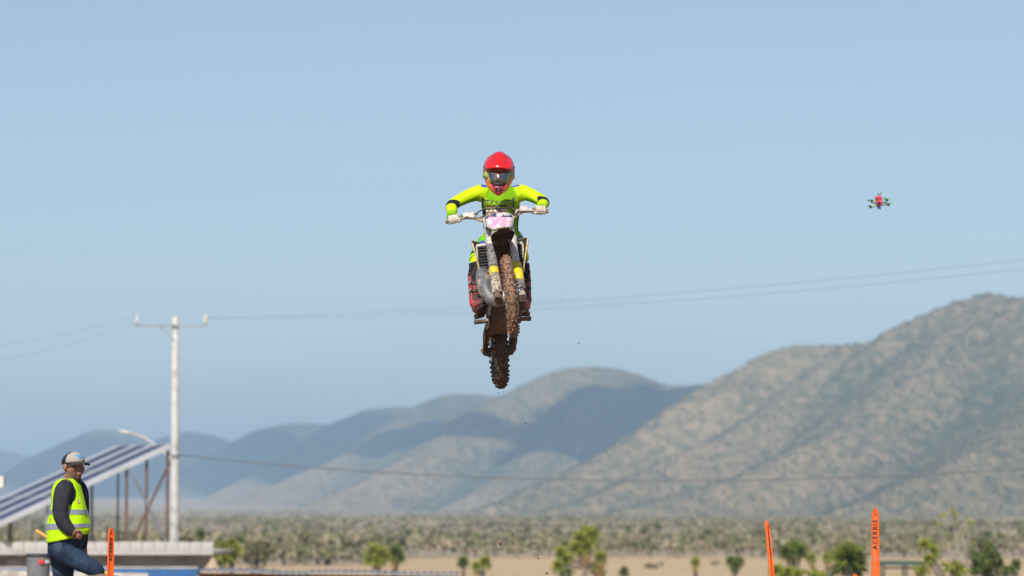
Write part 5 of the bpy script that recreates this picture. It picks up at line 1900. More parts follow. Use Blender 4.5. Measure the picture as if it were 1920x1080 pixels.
    for k in range(4):
        a = m(150 + k * 0.6, 997 + k * 3.6, -0.21 + k * 0.004)
        d = m(158.5 - k * 1.6, 1002 + k * 3.4, -0.185)
        b.tube([a, (a + d) / 2 + Vector((0.004, -0.008, -0.004)), d], [0.0115, 0.011, 0.009], 8)
    b.tube([m(145, 997, -0.225), m(152, 995.5, -0.235), m(156, 998, -0.225)], [0.014, 0.012, 0.009], 8)
    hf = m(146, 1040, 0.272)
    b.ball(hf, (0.026, 0.035, 0.048), 12, 8)
    for k in range(4):
        z = 0.028 - k * 0.019
        b.tube([hf + Vector((0.018, -0.028, z)), hf + Vector((0.034, -0.010, z)), hf + Vector((0.030, 0.014, z)), hf + Vector((0.008, 0.020, z))], [0.010, 0.0105, 0.010, 0.008], 8)
    b.tube([hf + Vector((0.0, -0.03, 0.03)), hf + Vector((0.03, -0.035, 0.012))], [0.012, 0.009], 8)
    # legs: near one stepped up and bent, far one straight
    pp, rr = smooth_path([m(117, 1024, -0.085), m(124, 1036, -0.095), m(150, 1052, -0.105), m(176, 1066, -0.11), m(184, 1074, -0.11), m(182, 1100, -0.105), m(178, 1150, -0.10)], [0.118, 0.098, 0.080, 0.066, 0.060, 0.054, 0.048], 5)
    b.tube(pp, rr, 18)
    pp, rr = smooth_path([m(114, 1026, 0.085), m(114, 1050, 0.09), m(115, 1090, 0.095), m(113, 1130, 0.095), m(109, 1180, 0.09), m(107, 1214, 0.09)], [0.120, 0.100, 0.078, 0.064, 0.056, 0.046], 5)
    b.tube(pp, rr, 18)
    me = remeshed(b, 0.0058, 4, 0.5)
    hz0 = m(0, 905).z
    jz = m(0, 1012).z

    def skin(p, n):
        d = p - hc
        f, s_, u = d.dot(fd), d.dot(sd), d.dot(up)
        if p.z > hz0 and abs(f) < 0.2 and abs(s_) < 0.13:
            if f > 0.055 and -0.006 < u < 0.014 and 0.016 < abs(s_) < 0.052:
                return 5 if abs(abs(s_) - 0.034) < 0.010 else 6
            if f > 0.06 and 0.016 < u < 0.030 and 0.012 < abs(s_) < 0.058: return 1
            if f > 0.078 and -0.079 < u < -0.058 and abs(s_) < 0.024 - 0.5 * abs(u + 0.068): return 4
            if f > 0.05 and -0.058 < u < -0.046 and abs(s_) < 0.030: return 1
            if u < -0.046 and f > 0.04 and 0.022 < abs(s_) < 0.034: return 1
            if -0.13 < u < -0.079 and f > 0.025 and abs(s_) < 0.032: return 1
            if -0.13 < u < -0.040 - 0.25 * f and f > -0.005: return 8
            if u > -0.02 and f < 0.025 and not (abs(s_) > 0.074 and abs(u + 0.012) < 0.045): return 2
            if u > -0.075 and f < -0.05: return 2
            return 0
        if p.z > m(0, 912).z and d.length < 0.2 and p.z > m(0, 909).z: return 0
        if (p - hn).length < 0.062 and p.x > m(139, 0).x: return 0
        if p.x > m(147, 0).x and p.y < -0.17 and m(0, 1022).z < p.z < m(0, 990).z: return 0
        if (p - hf).length < 0.075 and p.y > 0.22 and p.z < m(0, 1031).z: return 0
        if p.z > jz or (p.y > 0.215 and p.z > m(0, 1035).z): return 3
        if p.z > m(0, 1018).z and p.y < -0.19 and p.x < m(142, 0).x: return 3
        return 7
    paint(me, [M_SKIN, M_BEARD, M_HAIR, M_JACKET, M_LIP, M_EYE, M_EYEW, M_JEANS, M_STUB], skin)
    body = link('body', me, who)
    bv = bvh_of([(me, Matrix())])
    # collar
    b = MB(); b.xf = None
    b.rings([[m(cx, py, 0) + Vector((r * 1.1 * math.cos(t), r * math.sin(t), 0.012 * math.cos(t))) for t in [2 * math.pi * k / 20 for k in range(20)]] for cx, py, r in ((127, 912, 0.088), (130, 906, 0.078), (131.5, 902, 0.073), (131.5, 902, 0.066), (130, 907, 0.066))], cap=False)
    b.build('collar', M_JACKET, who)
    # vest: shell round the torso with open sides at the arms
    vs = [(900.5, 126, 13, 0.100), (905, 124, 20, 0.130), (914, 123.5, 25, 0.150), (928, 124, 28.5, 0.165), (945, 126.5, 30.5, 0.185), (965, 127.5, 34.5, 0.205), (985, 127.5, 39.5, 0.21), (1000, 127.5, 40.5, 0.21), (1013, 126, 39, 0.205)]
    rows = []
    nn = 44
    for i in range(len(vs) - 1):
        for k in range(4):
            t = k / 4
            rows.append(tuple(vs[i][j] + (vs[i + 1][j] - vs[i][j]) * t for j in range(4)))
    rows.append(vs[-1])
    grid = []
    for r_ in rows:
        py, cx, hd, hb = r_
        rr_ = []
        for j in range(nn + 1):
            t = 2 * math.pi * j / nn
            fold = 1 + 0.022 * math.sin(6 * t + py * 0.11) * min(1, max(0, (py - 930) / 50)) + 0.008 * math.sin(13 * t - py * 0.05)
            sag = 0.0
            if py > 985: sag = (py - 985) / 28 * (-0.05 * max(0, math.cos(t)) + 0.03 * max(0, -math.cos(t)))
            rr_.append(m(cx, py) + Vector((hd / SCL * math.cos(t) * fold, hb * math.sin(t) * fold, sag * -1.0)))
        grid.append(rr_)
    b = MB()
    b.sheet(grid)
    vme = b.mesh('vest')
    # cut the arm holes: drop faces close to the shoulders
    bmv = bmesh.new(); bmv.from_mesh(vme)
    dead = [f for f in bmv.faces if False]
    bmesh.ops.remove_doubles(bmv, verts=bmv.verts, dist=0.0005)
    bmesh.ops.recalc_face_normals(bmv, faces=bmv.faces)
    bmv.to_mesh(vme); bmv.free()
    vme.materials.append(M_VEST)
    vest = link('vest', vme, who)
    so = vest.modifiers.new('t', 'SOLIDIFY'); so.thickness = 0.006; so.offset = 1
    # reflective bands, badges
    def band(py0, py1, nm):
        rows_ = []
        for kk in range(4):
            py = py0 + (py1 - py0) * kk / 3
            cx = np.interp(py, [r[0] for r in rows], [r[1] for r in rows]); hd = np.interp(py, [r[0] for r in rows], [r[2] for r in rows]); hb = np.interp(py, [r[0] for r in rows], [r[3] for r in rows])
            rr_ = []
            for j in range(nn + 1):
                t = 2 * math.pi * j / nn
                fold = 1 + 0.022 * math.sin(6 * t + py * 0.11) * min(1, max(0, (py - 930) / 50)) + 0.008 * math.sin(13 * t - py * 0.05)
                sag = 0.0
                if py > 985: sag = (py - 985) / 28 * (-0.05 * max(0, math.cos(t)) + 0.03 * max(0, -math.cos(t)))
                rr_.append(m(cx, py) + Vector((hd / SCL * math.cos(t) * fold, hb * math.sin(t) * fold, -sag)) + Vector((math.cos(t), math.sin(t), 0)) * 0.0095)
            rows_.append(rr_)
        b = MB(); b.sheet(rows_)
        b.build(nm, M_REFL, vest)
    band(957, 966, 'reflective_band')
    band(983, 993, 'reflective_band')
    vb = bvh_of([(vme, Matrix())])
    def badge(px, py, w, hh, nm, mt, off, n=16):
        b = MB()
        c = m(px, py, -0.5)
        b.sheet([[c + Vector((w / SCL * r_ * math.cos(2 * math.pi * k / n), 0, hh / SCL * r_ * math.sin(2 * math.pi * k / n))) for k in range(n + 1)] for r_ in (0.02, 0.3, 0.55, 0.8, 1.0)])
        me_ = b.mesh(nm)
        lay_on(me_, vb, (0, 1, 0), off)
        me_.materials.append(mt)
        link(nm, me_, vest)
    badge(150, 941, 2.6, 5.0, 'chest_badge', mat('red_badge', (0.55, 0.03, 0.04), 0.6), 0.012)
    badge(150.2, 941, 1.5, 3.2, 'badge_centre', M_WHITE, 0.015)
    badge(95.5, 975.5, 3.6, 5.2, 'back_badge', mat('maroon_badge', (0.16, 0.02, 0.025), 0.6), 0.012)
    badge(95.8, 976.5, 1.8, 3.0, 'badge_centre', mat('orange_badge', (0.6, 0.18, 0.03), 0.6), 0.015)
    # cap
    cc = h(-0.008, 0, 0.044)
    b = MB()
    rings = []
    for k in range(9):
        a = math.radians(4 + 86 * k / 8)
        rings.append([cc + fd * (0.103 * math.cos(t) * math.sin(a)) + sd * (0.088 * math.sin(t) * math.sin(a)) + up * (0.066 * math.cos(a) - 0.012 * (math.sin(a) ** 2) + 0.006 * math.cos(t) * math.sin(a)) for t in [2 * math.pi * j / 28 for j in range(28)]])
    rings.append([p + up * -0.016 for p in rings[-1]])
    b.rings(list(reversed(rings)), cap=True)
    cme = b.mesh('cap')
    M_CAPF = mat('pale_grey_cap_front', (0.38, 0.34, 0.30), 0.85, bump=0.002, bump_scale=90)
    M_CAPB = mat('black_cap_mesh', (0.015, 0.016, 0.02), 0.9)
    paint(cme, [M_CAPF, M_CAPB], lambda p, n: 0 if (p - cc).dot(fd) > 0.022 else 1)
    cap = link('cap', cme, who)
    b = MB()
    gr = []
    for i in range(6):
        v = i / 5
        gr.append([cc + fd * (0.092 * math.cos(math.radians(62) * u) + 0.088 * v * math.cos(math.radians(38) * u)) + sd * (0.088 * math.sin(math.radians(66) * u)) + up * (-0.022 + 0.004 * v - 0.012 * v * v - 0.016 * u * u) for u in [-1 + 2 * k / 14 for k in range(15)]])
    b.sheet(gr, thick=(0, 0, -0.005))
    b.build('visor', mat('dark_cap_visor', (0.035, 0.030, 0.030), 0.85), cap)
    # little blue winged emblem on the front panel
    bvc = bvh_of([(cme, Matrix())])
    pd = Vector((fd.x, fd.y, 0)).normalized()
    pts = [(-0.030, 0.012), (-0.018, 0.010), (-0.010, 0.016), (0.0, 0.011), (0.010, 0.016), (0.018, 0.010), (0.030, 0.012), (0.020, -0.004), (0.010, -0.012), (0.0, -0.016), (-0.010, -0.012), (-0.020, -0.004)]
    c0 = cc + pd * 0.2 + up * 0.026
    b = MB()
    b.add([c0] + [c0 + sd * x + up * z for x, z in pts], [(0, k + 1, (k + 1) % 12 + 1) for k in range(12)], False)
    em = b.mesh('cap_emblem'); lay_on(em, bvc, -pd, 0.003); em.materials.append(mat('blue_cap_emblem', (0.05, 0.32, 0.62), 0.7))
    link('cap_emblem', em, cap)
    # pocket seam on the jeans
    M_SEAM = mat('pale_stitched_denim', (0.040, 0.066, 0.108), 0.9)
    b = MB()
    q = [m(103, 1020, -0.6), m(118, 1017, -0.6), m(122, 1029, -0.6), m(114, 1036, -0.6), m(106, 1032, -0.6)]
    ce = sum(q, Vector()) / 5
    q = [a_ + (b_ - a_) * t_ for a_, b_ in zip(q, q[1:] + q[:1]) for t_ in (0, 0.33, 0.66)]
    b.sheet([[ce + (p_ - ce) * r_ for p_ in q + q[:1]] for r_ in (0.03, 0.35, 0.7, 1.0)])
    pm_ = b.mesh('back_pocket'); lay_on(pm_, bv, (0, 1, 0), 0.004); pm_.materials.append(M_SEAM)
    link('back_pocket', pm_, who)
    # shoes
    for (px, py, dy, toe) in ((178, 1158, -0.10, 0.0), (107, 1222, 0.09, 0.0)):
        a = m(px, py, dy)
        b = MB()
        b.rings([[a + Vector((x, w * math.cos(t), z + hh * math.sin(t))) for t in [2 * math.pi * k / 14 for k in range(14)]] for x, w, z, hh in ((-0.085, 0.03, -0.01, 0.04), (-0.06, 0.042, 0.0, 0.06), (0.0, 0.045, 0.0, 0.06), (0.07, 0.048, -0.02, 0.042), (0.14, 0.048, -0.028, 0.032), (0.19, 0.03, -0.035, 0.022))])
        b.box(a + Vector((0.05, 0, -0.055)), (0.28, 0.09, 0.02))
        b.build('shoe', M_SHOE, who)
    return who, hf

MARSHAL, _HF = make_marshal()

def make_stick():
    a, c = P(67, 994.5, 30.5 + 0.292), P(212, 1083, 30.5 + 0.292)
    o = thing('wooden_stick', 'round wooden pole held behind the man, its pale end sticking out past his vest', 'stick', a)
    b = MB()
    d = c - a
    b.tube([(0, 0, 0), d * 0.01, d * 0.5, d * 0.99, d], [0.012, 0.0165, 0.016, 0.0155, 0.012], 12)
    b.build('shaft', mat('worn_wood_handle', (0.55, 0.25, 0.085), 0.6, col2=(0.62, 0.34, 0.06), scale=6), o)
    b = MB(); b.tube([d * 0.89, d], [0.0175, 0.0165], 12)
    b.build('yellow_wrap', mat('yellow_tape', (0.75, 0.45, 0.02), 0.5), o)

make_stick()

# ------------------------------------------------------------------ vegetation
def leafmat(name, c1, c2, rough=0.6, trans=0.0):
    m = bpy.data.materials.new(name); m.use_nodes = True
    t = m.node_tree; b = t.nodes['Principled BSDF']
    at = t.nodes.new('ShaderNodeAttribute'); at.attribute_name = 'tint'
    x = t.nodes.new('ShaderNodeMix'); x.data_type = 'RGBA'
    t.links.new(at.outputs['Fac'], x.inputs[0])
    x.inputs[6].default_value = (*c1, 1); x.inputs[7].default_value = (*c2, 1)
    t.links.new(x.outputs[2], b.inputs['Base Color'])
    b.inputs['Roughness'].default_value = rough
    b.inputs['Specular IOR Level'].default_value = 0.25
    return m

M_YUCCA = leafmat('yucca_leaf', (0.055, 0.085, 0.014), (0.44, 0.46, 0.055))
M_YUCCA_DARK = leafmat('dark_yucca_leaf', (0.018, 0.034, 0.008), (0.20, 0.25, 0.040))
M_BUSH = leafmat('bush_leaf', (0.035, 0.055, 0.014), (0.17, 0.21, 0.050))
M_DULL = leafmat('dull_scrub_leaf', (0.115, 0.118, 0.055), (0.27, 0.245, 0.13))
M_SKIRT = leafmat('dead_yucca_leaf', (0.32, 0.20, 0.085), (0.52, 0.36, 0.14), 0.8)
M_BARK = mat('yucca_bark', (0.16, 0.125, 0.10), 0.95, col2=(0.24, 0.19, 0.15), scale=3)
M_STALK = mat('dry_stalk', (0.36, 0.30, 0.24), 0.95, col2=(0.27, 0.23, 0.19), scale=2)


def blades(c, r, n, wid, rng, down=-0.5, tint=(0, 1), droop=0.12, jag=0.48, low=0.0):
    """spiky rosette: n tapered two-triangle leaves from c"""
    z = rng.uniform(down, 1.0, n); a = rng.uniform(0, 2 * np.pi, n)
    s = np.sqrt(np.clip(1 - z * z, 0, 1))
    d = np.stack([s * np.cos(a), s * np.sin(a), z], 1)
    L = r * (1 - jag * rng.random(n))
    side = np.cross(d, rng.normal(size=(n, 3))); side /= np.linalg.norm(side, axis=1, keepdims=True) + 1e-9
    c = np.asarray(c)
    b0 = c + d * (L * low)[:, None] if low else np.repeat(c[None], n, 0)
    mid = b0 + d * (L * (1 - low) * 0.5)[:, None]
    tip = b0 + d * (L * (1 - low))[:, None] - np.array([0, 0, 1.0]) * (droop * L * (1 - z) * 0.6)[:, None]
    w = wid
    V = np.stack([b0 + side * w * 0.3, b0 - side * w * 0.3, mid + side * w * 0.5, mid - side * w * 0.5, tip], 1).reshape(-1, 3)
    k = np.arange(n)[:, None] * 5
    T = np.concatenate([k + [0, 1, 2], k + [1, 3, 2], k + [2, 3, 4]], 1).reshape(-1, 3)
    ti = np.repeat(np.clip(rng.uniform(tint[0], tint[1], n), 0, 1), 5)
    return V, T, ti


def leaf_object(name, parts, m, parent=None):
    V, T, A, o = [], [], [], 0
    for v, t, a in parts:
        V.append(v); T.append(t + o); A.append(a); o += len(v)
    V, T, A = np.concatenate(V), np.concatenate(T), np.concatenate(A)
    me = tri_mesh(name, V, T)
    at = me.attributes.new('tint', 'FLOAT', 'POINT'); at.data.foreach_set('value', A.astype(np.float32))
    me.materials.append(m)
    return link(name, me, parent)


def yucca(px, py, Y, heads, label, group='yuccas on the sandy flat', nleaf=260, dark=False, trunk_px=None, name='yucca', cat='yucca'):
    """heads: (px, py, radius px, skirt px or 0)"""
    k = Y / FPX
    b0 = P(trunk_px or px, 1000, Y)
    g = float(ground_z(b0.x, Y))
    o = thing(name, label, cat, (b0.x, Y, g), group)
    rng = np.random.default_rng(int(px * 7 + py))
    tr = MB()
    tr.tube([(0, 0, -0.2), (0.02, 0, 0.5 * max(0.3, P(px, py, Y).z - g))], [0.20, 0.15], 9)
    leaves = []
    skirts = []
    for (hx, hy, hr, sk) in heads:
        dy = rng.uniform(-0.4, 0.4)
        c = P(hx, hy, Y + dy); c = Vector((c.x - b0.x, dy, c.z - g))
        r = hr * k * 1.22
        fork = Vector((0.02, 0, 0.5 * max(0.3, P(px, py, Y).z - g)))
        tr.tube([fork, fork * 0.4 + c * 0.6 + Vector((0, 0, -0.15 * r)), c], [0.15, 0.12, 0.10], 8)
        leaves.append(blades(c, r, nleaf, max(0.035, r * 0.075), rng, -0.85, (0.0, 1.0)))
        leaves.append(blades(np.array(c) + [0, 0, 0.1 * r], r * 0.95, nleaf // 2, max(0.03, r * 0.055), rng, 0.2, (0.5, 1.0)))
        if sk:
            for q in range(4):
                skirts.append(blades(np.array(c) - [0, 0, r * (0.1 + q * sk * k / r * 0.22)], r * 0.55, 70, r * 0.06, rng, -1.0, (0, 1), droop=1.2))
    tr.build('trunk', M_BARK, o)
    leaf_object('crown', leaves, M_YUCCA_DARK if dark else M_YUCCA, o)
    if skirts:
        leaf_object('dead_skirt', skirts, M_SKIRT, o)
    return o


def bush(px, py, Y, w, h, label, m, group='bushes on the sandy flat', n=90, name='bush'):
    """leafy shrub: stems and many clumps of small leaves through an uneven crown (w, h half sizes in px)"""
    k = Y / FPX
    c = P(px, py, Y)
    g = float(ground_z(c.x, Y))
    o = thing(name, label, 'bush', (c.x, Y, g), group)
    rng = np.random.default_rng(int(px * 3 + py * 11))
    R = np.array([w * k, w * k, h * k]); cz = c.z - g
    parts = []; st = MB()
    for i in range(n):
        d = rng.normal(size=3); d /= np.linalg.norm(d)
        p = np.array([0, 0, cz]) + d * R * rng.uniform(0.35, 1.0) ** 0.6 * (0.62 + 0.5 * math.sin(3.1 * d[0] + 2.3 * d[2] + px) ** 2)
        if p[2] < 0.1: p[2] = 0.1 + rng.random() * 0.3
        parts.append(blades(p, w * k * rng.uniform(0.16, 0.34), 16, w * k * 0.085, rng, -0.8, (0.0, 1.0), 0.2))
        if i % 9 == 0: st.tube([(0, 0, -0.1), tuple(p * 0.5 + np.array([0, 0, -0.1])), tuple(p)], [0.05, 0.035, 0.015], 5)
    st.build('stems', M_BARK, o)
    leaf_object('foliage', parts, m, o)
    return o


yucca(1098, 1012, 210, [(1088, 1012, 21, 0), (1110, 1005, 20, 0), (1098, 1000, 18, 0), (1100, 1026, 20, 26), (1080, 1030, 18, 0), (1052, 1038, 17, 0), (1062, 1052, 18, 0), (1046, 1062, 16, 0), (1126, 1046, 17, 14), (1122, 1062, 15, 10)],
      'tallest yucca of the flat, many heads and a hanging straw coloured skirt, below the bike', trunk_px=1096)
yucca(1592, 1045, 120, [(1592, 1058, 44, 0), (1593, 1048, 34, 0)], 'big dark single rosette yucca with long spikes next to the tallest orange marker', nleaf=420, dark=True)
yucca(1486, 1036, 190, [(1474, 1037, 21, 0), (1502, 1036, 20, 0), (1488, 1030, 20, 0)], 'broad dark yucca with three heads between the edge-on marker and the big rosette', dark=True)
yucca(1466, 1072, 165, [(1456, 1072, 20, 0), (1478, 1076, 19, 0), (1497, 1080, 16, 0)], 'low yellow green yucca at the foot of the broad dark one')
yucca(1526, 1050, 230, [(1522, 1047, 13, 14)], 'small yucca on a thin trunk beside the broad dark yucca')
yucca(1552, 1050, 230, [(1551, 1047, 13, 14)], 'small yucca on a thin trunk closest to the big rosette')
yucca(1303, 1056, 250, [(1304, 1055, 12, 12)], 'lone small yucca with a dark trunk on open sand')
yucca(1377, 1057, 230, [(1370, 1054, 14, 0), (1385, 1054, 14, 0), (1378, 1062, 14, 0)], 'round topped yucca on open sand before the edge-on marker', dark=True)
yucca(1171, 1074, 200, [(1170, 1073, 13, 0)], 'yucca head just showing at the frame edge on the sand', dark=True)
yucca(708, 1041, 230, [(702, 1036, 20, 0), (716, 1042, 20, 0), (695, 1050, 16, 0), (710, 1052, 17, 0)], 'bright yellow green yucca of the pair above the shed roof')
yucca(740, 1040, 233, [(739, 1038, 20, 12), (748, 1046, 16, 0)], 'dark yucca of the pair above the shed roof', dark=True)
yucca(868, 1056, 235, [(868, 1055, 15, 0)], 'smaller yucca at the end of the shed roof', dark=True)
yucca(905, 1058, 228, [(909, 1056, 17, 0), (893, 1062, 12, 16)], 'yucca with a dead yellow leaf skirt beyond the end of the shed roof')
yucca(1745, 1030, 150, [(1733, 1022, 14, 0), (1748, 1036, 17, 0), (1742, 1050, 14, 0)], 'leaning yucca with a yellow top next to the green shelter', trunk_px=1775)
yucca(1905, 1064, 190, [(1905, 1060, 14, 0), (1896, 1070, 12, 0)], 'small yucca at the far end of the flat by the dense green bush', dark=True)
yucca(376, 1004, 330, [(376, 1003, 13, 0)], 'small dark yucca between the pole and the building corner', dark=True)
bush(422, 1036, 150, 30, 28, 'round yellow green bush at the corner of the flat roofed building', M_YUCCA, n=170)
bush(482, 1038, 200, 34, 26, 'dull grey green thicket behind the round bush at the building corner', M_DULL, n=120)
bush(1850, 1054, 140, 40, 34, 'dense dark green bush beside the sparse tall shrub', M_BUSH, n=230)
bush(1790, 1066, 130, 26, 18, 'low bright green bush under the sparse tall shrub', M_YUCCA, n=110)
bush(1240, 1058, 300, 9, 6, 'tuft of low scrub on the open sand, shorter one', M_DULL, n=24)
bush(1222, 1062, 290, 16, 6, 'tuft of low scrub on the open sand, longer one', M_DULL, n=40)
bush(1340, 1056, 310, 11, 5, 'flat tuft of grey scrub between the two small sand yuccas', M_DULL, n=30)
bush(1180, 1036, 380, 16, 9, 'green shrub at the edge of the scrub behind the tallest yucca', M_BUSH, n=50)
bush(1268, 1038, 380, 16, 8, 'green shrub at the edge of the scrub above the open sand', M_BUSH, n=50)

bush(1530, 1077, 150, 24, 10, 'low yellow green growth between the small thin trunked yuccas', M_YUCCA, n=80)
bush(1728, 1068, 145, 20, 13, 'low bush under the yellow topped leaning yucca', M_YUCCA, n=80)
bush(1880, 1074, 165, 18, 10, 'low green bush at the foot of the dense dark bush', M_BUSH, n=70)
bush(1122, 1074, 212, 18, 9, 'low growth at the foot of the tallest yucca', M_YUCCA, n=60)
bush(1060, 1076, 205, 18, 10, 'dark low growth on the shaded flank of the tallest yucca', M_BUSH, n=60)


def sparse_shrub():
    Y = 135.0
    c = P(1803, 1080, Y); g = float(ground_z(c.x, Y)); k = Y / FPX
    o = thing('sparse_shrub', 'tall nearly leafless shrub of thin pale stems with green tufts', 'shrub', (c.x, Y, g), None)
    rng = np.random.default_rng(5)
    st = MB(); parts = []
    tips = [(1762, 985, 7), (1775, 965, 6), (1768, 1000, 5), (1786, 962, 9), (1790, 955, 7), (1787, 968, 8), (1812, 972, 6), (1818, 980, 8), (1806, 998, 7), (1809, 1008, 6), (1797, 1015, 6), (1765, 968, 7), (1822, 990, 5), (1782, 1012, 5), (1801, 965, 5), (1772, 1020, 5), (1826, 1020, 6), (1795, 985, 4)]
    for x, y, r in tips:
        p = P(x, y, Y); dy = rng.uniform(-0.5, 0.5)
        t = Vector((p.x - c.x, dy, p.z - g))
        st.tube([(rng.uniform(-0.12, 0.12), 0, -0.1), (t.x * 0.35 + rng.uniform(-0.08, 0.08), dy * 0.4, t.z * 0.5), tuple(t)], [0.03, 0.022, 0.010], 5)
        for q in range(3):
            parts.append(blades(np.array(t) + rng.normal(size=3) * r * k * 0.4, r * k * 0.8, 16, r * k * 0.28, rng, -0.7, (0.3, 1.0)))
    for i in range(14):
        st.tube([(rng.uniform(-0.15, 0.15), 0, -0.1), (rng.uniform(-0.5, 0.5), rng.uniform(-0.4, 0.4), rng.uniform(1.8, 3.6))], [0.018, 0.007], 4)
    st.build('stems', M_STALK, o)
    leaf_object('foliage', parts, M_YUCCA, o)
sparse_shrub()


def stalk(px, py0, py1, Y, w, label):
    b0 = P(px, py1, Y); g = float(ground_z(b0.x, Y)); t = P(px + 1, py0, Y)
    o = thing('dead_trunk', label, 'dead trunk', (b0.x, Y, g), 'bare dead trunks beyond the shed')
    b = MB(); b.tube([(0, 0, -0.1), (0.05, 0, (t.z - g) * 0.6), (t.x - b0.x, 0, t.z - g)], [w, w * 0.85, w * 0.6], 8)
    b.tube([(0.03, 0, (t.z - g) * 0.7), (0.25, 0.05, (t.z - g) * 0.95)], [w * 0.4, w * 0.2], 6)
    b.build('bare_stem', M_STALK, o)
stalk(633, 1010, 1058, 330, 0.20, 'thickest pale dead trunk standing beyond the shed roof')
stalk(616, 1022, 1056, 340, 0.12, 'pale dead trunk leaning close to the thickest one')
stalk(604, 1012, 1054, 350, 0.10, 'thin pale dead trunk furthest from the thickest one')


def field():
    """individual small yuccas of the near scrub, then the rest of the desert scrub as one mass"""
    rng = np.random.default_rng(99)
    protos = []
    for v in range(4):
        parts = []; tr = MB()
        hgt = 1.5
        nh = 1 + v % 3
        for i in range(nh):
            c = np.array([rng.uniform(-0.35, 0.35) * (nh > 1), rng.uniform(-0.3, 0.3), hgt * rng.uniform(0.75, 1.0)])
            parts.append(blades(c, 0.60, 60, 0.09, rng, -0.5, (0.1, 1.0)))
            tr.tube([(0, 0, -0.2), tuple(c * 0.5), tuple(c)], [0.13, 0.12, 0.1], 6)
        tm = tr.mesh('trunk'); tm.materials.append(M_STALK if v % 2 else M_BARK)
        V = np.concatenate([p[0] for p in parts]); T = []; A = []; off = 0
        for p in parts: T.append(p[1] + off); A.append(p[2]); off += len(p[0])
        cm = tri_mesh('crown', V, np.concatenate(T))
        at = cm.attributes.new('tint', 'FLOAT', 'POINT'); at.data.foreach_set('value', np.concatenate(A).astype(np.float32))
        cm.materials.append(M_DULL if v != 2 else M_BUSH)
        protos.append((tm, cm))
    n = 0
    while n < 110:
        y = rng.uniform(385, 640); px = rng.uniform(60, 1915)
        x = (px - 960) / FPX * y
        if px < 330 and y < 500: continue
        s = rng.uniform(0.7, 1.4)
        o = thing('scrub_yucca', 'small grey green yucca standing among the scrub of the plain', 'yucca', (x, y, float(ground_z(x, y))), 'small yuccas scattered through the near scrub')
        tm, cm = protos[n % 4]
        for me in (tm, cm):
            q = link(me.name.split('.')[0], me, o)
        o.scale = (s * 0.9, s * 0.9, s); o.rotation_euler = (0, 0, rng.uniform(0, 6.28))
        n += 1
    # mass of scrub
    N = 46000
    y = 305 + (rng.random(N) ** 1.6) * 3400
    px = rng.uniform(-160, 2080, N)
    x = (px - 960) / FPX * y
    dens = fbm(x * 0.012, y * 0.006, 4, 77)
    keep = (y > 350 - 60 * np.clip(-x / 14, 0, 1)) & (dens > 0.46) | ((y < 520) & (dens > 0.42) & (y > 350 - 60 * np.clip(-x / 14, 0, 1)))
    x, y = x[keep], y[keep]
    z = ground_z(x, y)
    N = len(x)
    hgt = rng.uniform(0.4, 1.0, N) ** 2.0 * 1.9 + 0.25 * np.clip(0.8 + y / 3000, 0.8, 1.6)
    kind = rng.random(N)
    Vs, Ts, As, Ms = [], [], [], []
    hgt = hgt * (0.7 + 1.2 * np.clip(fbm(x * 0.03, y * 0.02, 3, 83) - 0.35, 0, 1))
    K = 9
    ph = rng.uniform(0, 2 * np.pi, (N, K)); zz = rng.uniform(-0.3, 1, (N, K)); ss = np.sqrt(1 - zz ** 2)
    d = np.stack([ss * np.cos(ph), ss * np.sin(ph), zz], -1)
    r = (hgt * rng.uniform(0.35, 0.6, N))[:, None, None]
    c = np.stack([x, y, z + hgt * 0.65], -1)[:, None, :]
    wv = np.cross(d, rng.normal(size=d.shape)); wv /= np.linalg.norm(wv, axis=-1, keepdims=True) + 1e-9
    tip = c + d * r; 
    a0 = c + wv * r * 0.30; a1 = c - wv * r * 0.30
    V = np.stack([a0, a1, tip], 2).reshape(-1, 3)
    T = np.arange(len(V)).reshape(-1, 3)
    tint = np.repeat(np.clip(rng.random(N)[:, None] * 0.7 + rng.random((N, K)) * 0.3, 0, 1).reshape(-1), 3)
    mi = np.repeat(np.where(kind < 0.58, 0, np.where(kind < 0.66, 1, 2)), K)
    # trunks: a narrow crossed pair of triangles each
    w = 0.13
    bx = np.stack([x, y, z - 0.1], -1)
    tv = np.stack([bx + [w, 0, 0], bx - [w, 0, 0], bx + np.stack([0 * x, 0 * x, hgt * 0.9], -1), bx + [0, w, 0], bx - [0, w, 0], bx + np.stack([0 * x, 0 * x, hgt * 0.9], -1)], 1).reshape(-1, 3)
    tt = np.arange(len(tv)).reshape(-1, 3) + len(V)
    me = tri_mesh('desert_scrub', np.concatenate([V, tv]), np.concatenate([T, tt]), np.concatenate([mi, np.full(len(tt), 3)]))
    at = me.attributes.new('tint', 'FLOAT', 'POINT'); at.data.foreach_set('value', np.concatenate([tint, np.zeros(len(tv))]).astype(np.float32))
    for m in (M_DULL, M_BUSH, leafmat('dry_scrub', (0.28, 0.225, 0.145), (0.40, 0.33, 0.22)), M_STALK): me.materials.append(m)
    tag(link('desert_scrub', me), kind='stuff')

field()


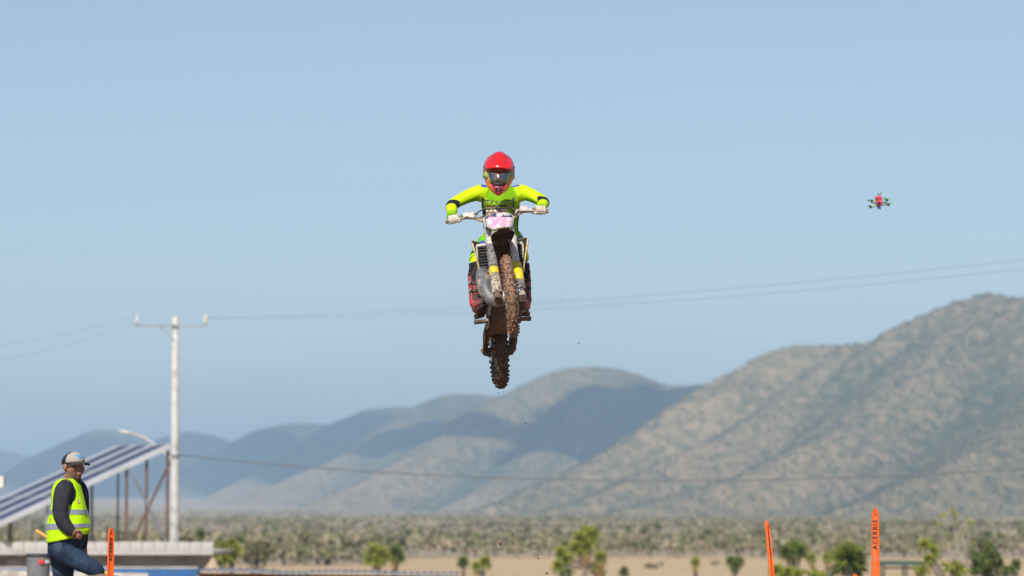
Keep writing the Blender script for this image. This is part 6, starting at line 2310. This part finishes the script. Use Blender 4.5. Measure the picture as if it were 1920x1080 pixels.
def hill_scrub():
    """shrubs standing on the nearer slopes"""
    rng = np.random.default_rng(17)
    X, Y, H, S = HILL['X'], HILL['Y'], HILL['H'], HILL['S']
    h, w = X.shape
    n = 420000
    i = rng.integers(0, h - 1, n); j = rng.integers(60, w - 60, n)
    a, b = rng.random(n), rng.random(n)
    def lerp(A): return (A[i, j] * (1 - a) * (1 - b) + A[i, j + 1] * (1 - a) * b + A[i + 1, j] * a * (1 - b) + A[i + 1, j + 1] * a * b)
    x, y, z, s = lerp(X), lerp(Y), lerp(H), lerp(S)
    up = z - ground_z(x, y)
    clump = fbm(x / 9, y / 20, 3, 91)
    keep = (up > 0.5) & (y < 4800) & (rng.random(n) < np.clip(0.12 + 0.95 * s, 0, 1) * (y / 4800) ** 0.5) & (clump > 0.33)
    x, y, z = x[keep][:140000], y[keep][:140000], z[keep][:140000]
    N = len(x); K = 4
    r = rng.uniform(0.6, 1.6, N)[:, None, None]
    ph = rng.uniform(0, 2 * np.pi, (N, K)); zz = rng.uniform(-0.1, 1, (N, K)); ss = np.sqrt(1 - zz ** 2)
    d = np.stack([ss * np.cos(ph), ss * np.sin(ph), zz], -1)
    c = np.stack([x, y, z + 0.8 * r[:, 0, 0]], -1)[:, None, :]
    wv = np.cross(d, rng.normal(size=d.shape)); wv /= np.linalg.norm(wv, axis=-1, keepdims=True) + 1e-9
    V = np.stack([c + wv * r * 0.75 - d * r * 0.4, c - wv * r * 0.75 - d * r * 0.4, c + d * r], 2).reshape(-1, 3)
    T = np.arange(len(V)).reshape(-1, 3)
    tint = np.repeat(np.clip(rng.random(N)[:, None] * 0.8 + rng.random((N, K)) * 0.2, 0, 1).reshape(-1), 3)
    me = tri_mesh('hillside_scrub', V, T)
    at = me.attributes.new('tint', 'FLOAT', 'POINT'); at.data.foreach_set('value', tint.astype(np.float32))
    me.materials.append(leafmat('hillside_shrub', (0.085, 0.095, 0.045), (0.19, 0.175, 0.090)))
    tag(link('hillside_scrub', me), kind='stuff')

hill_scrub()
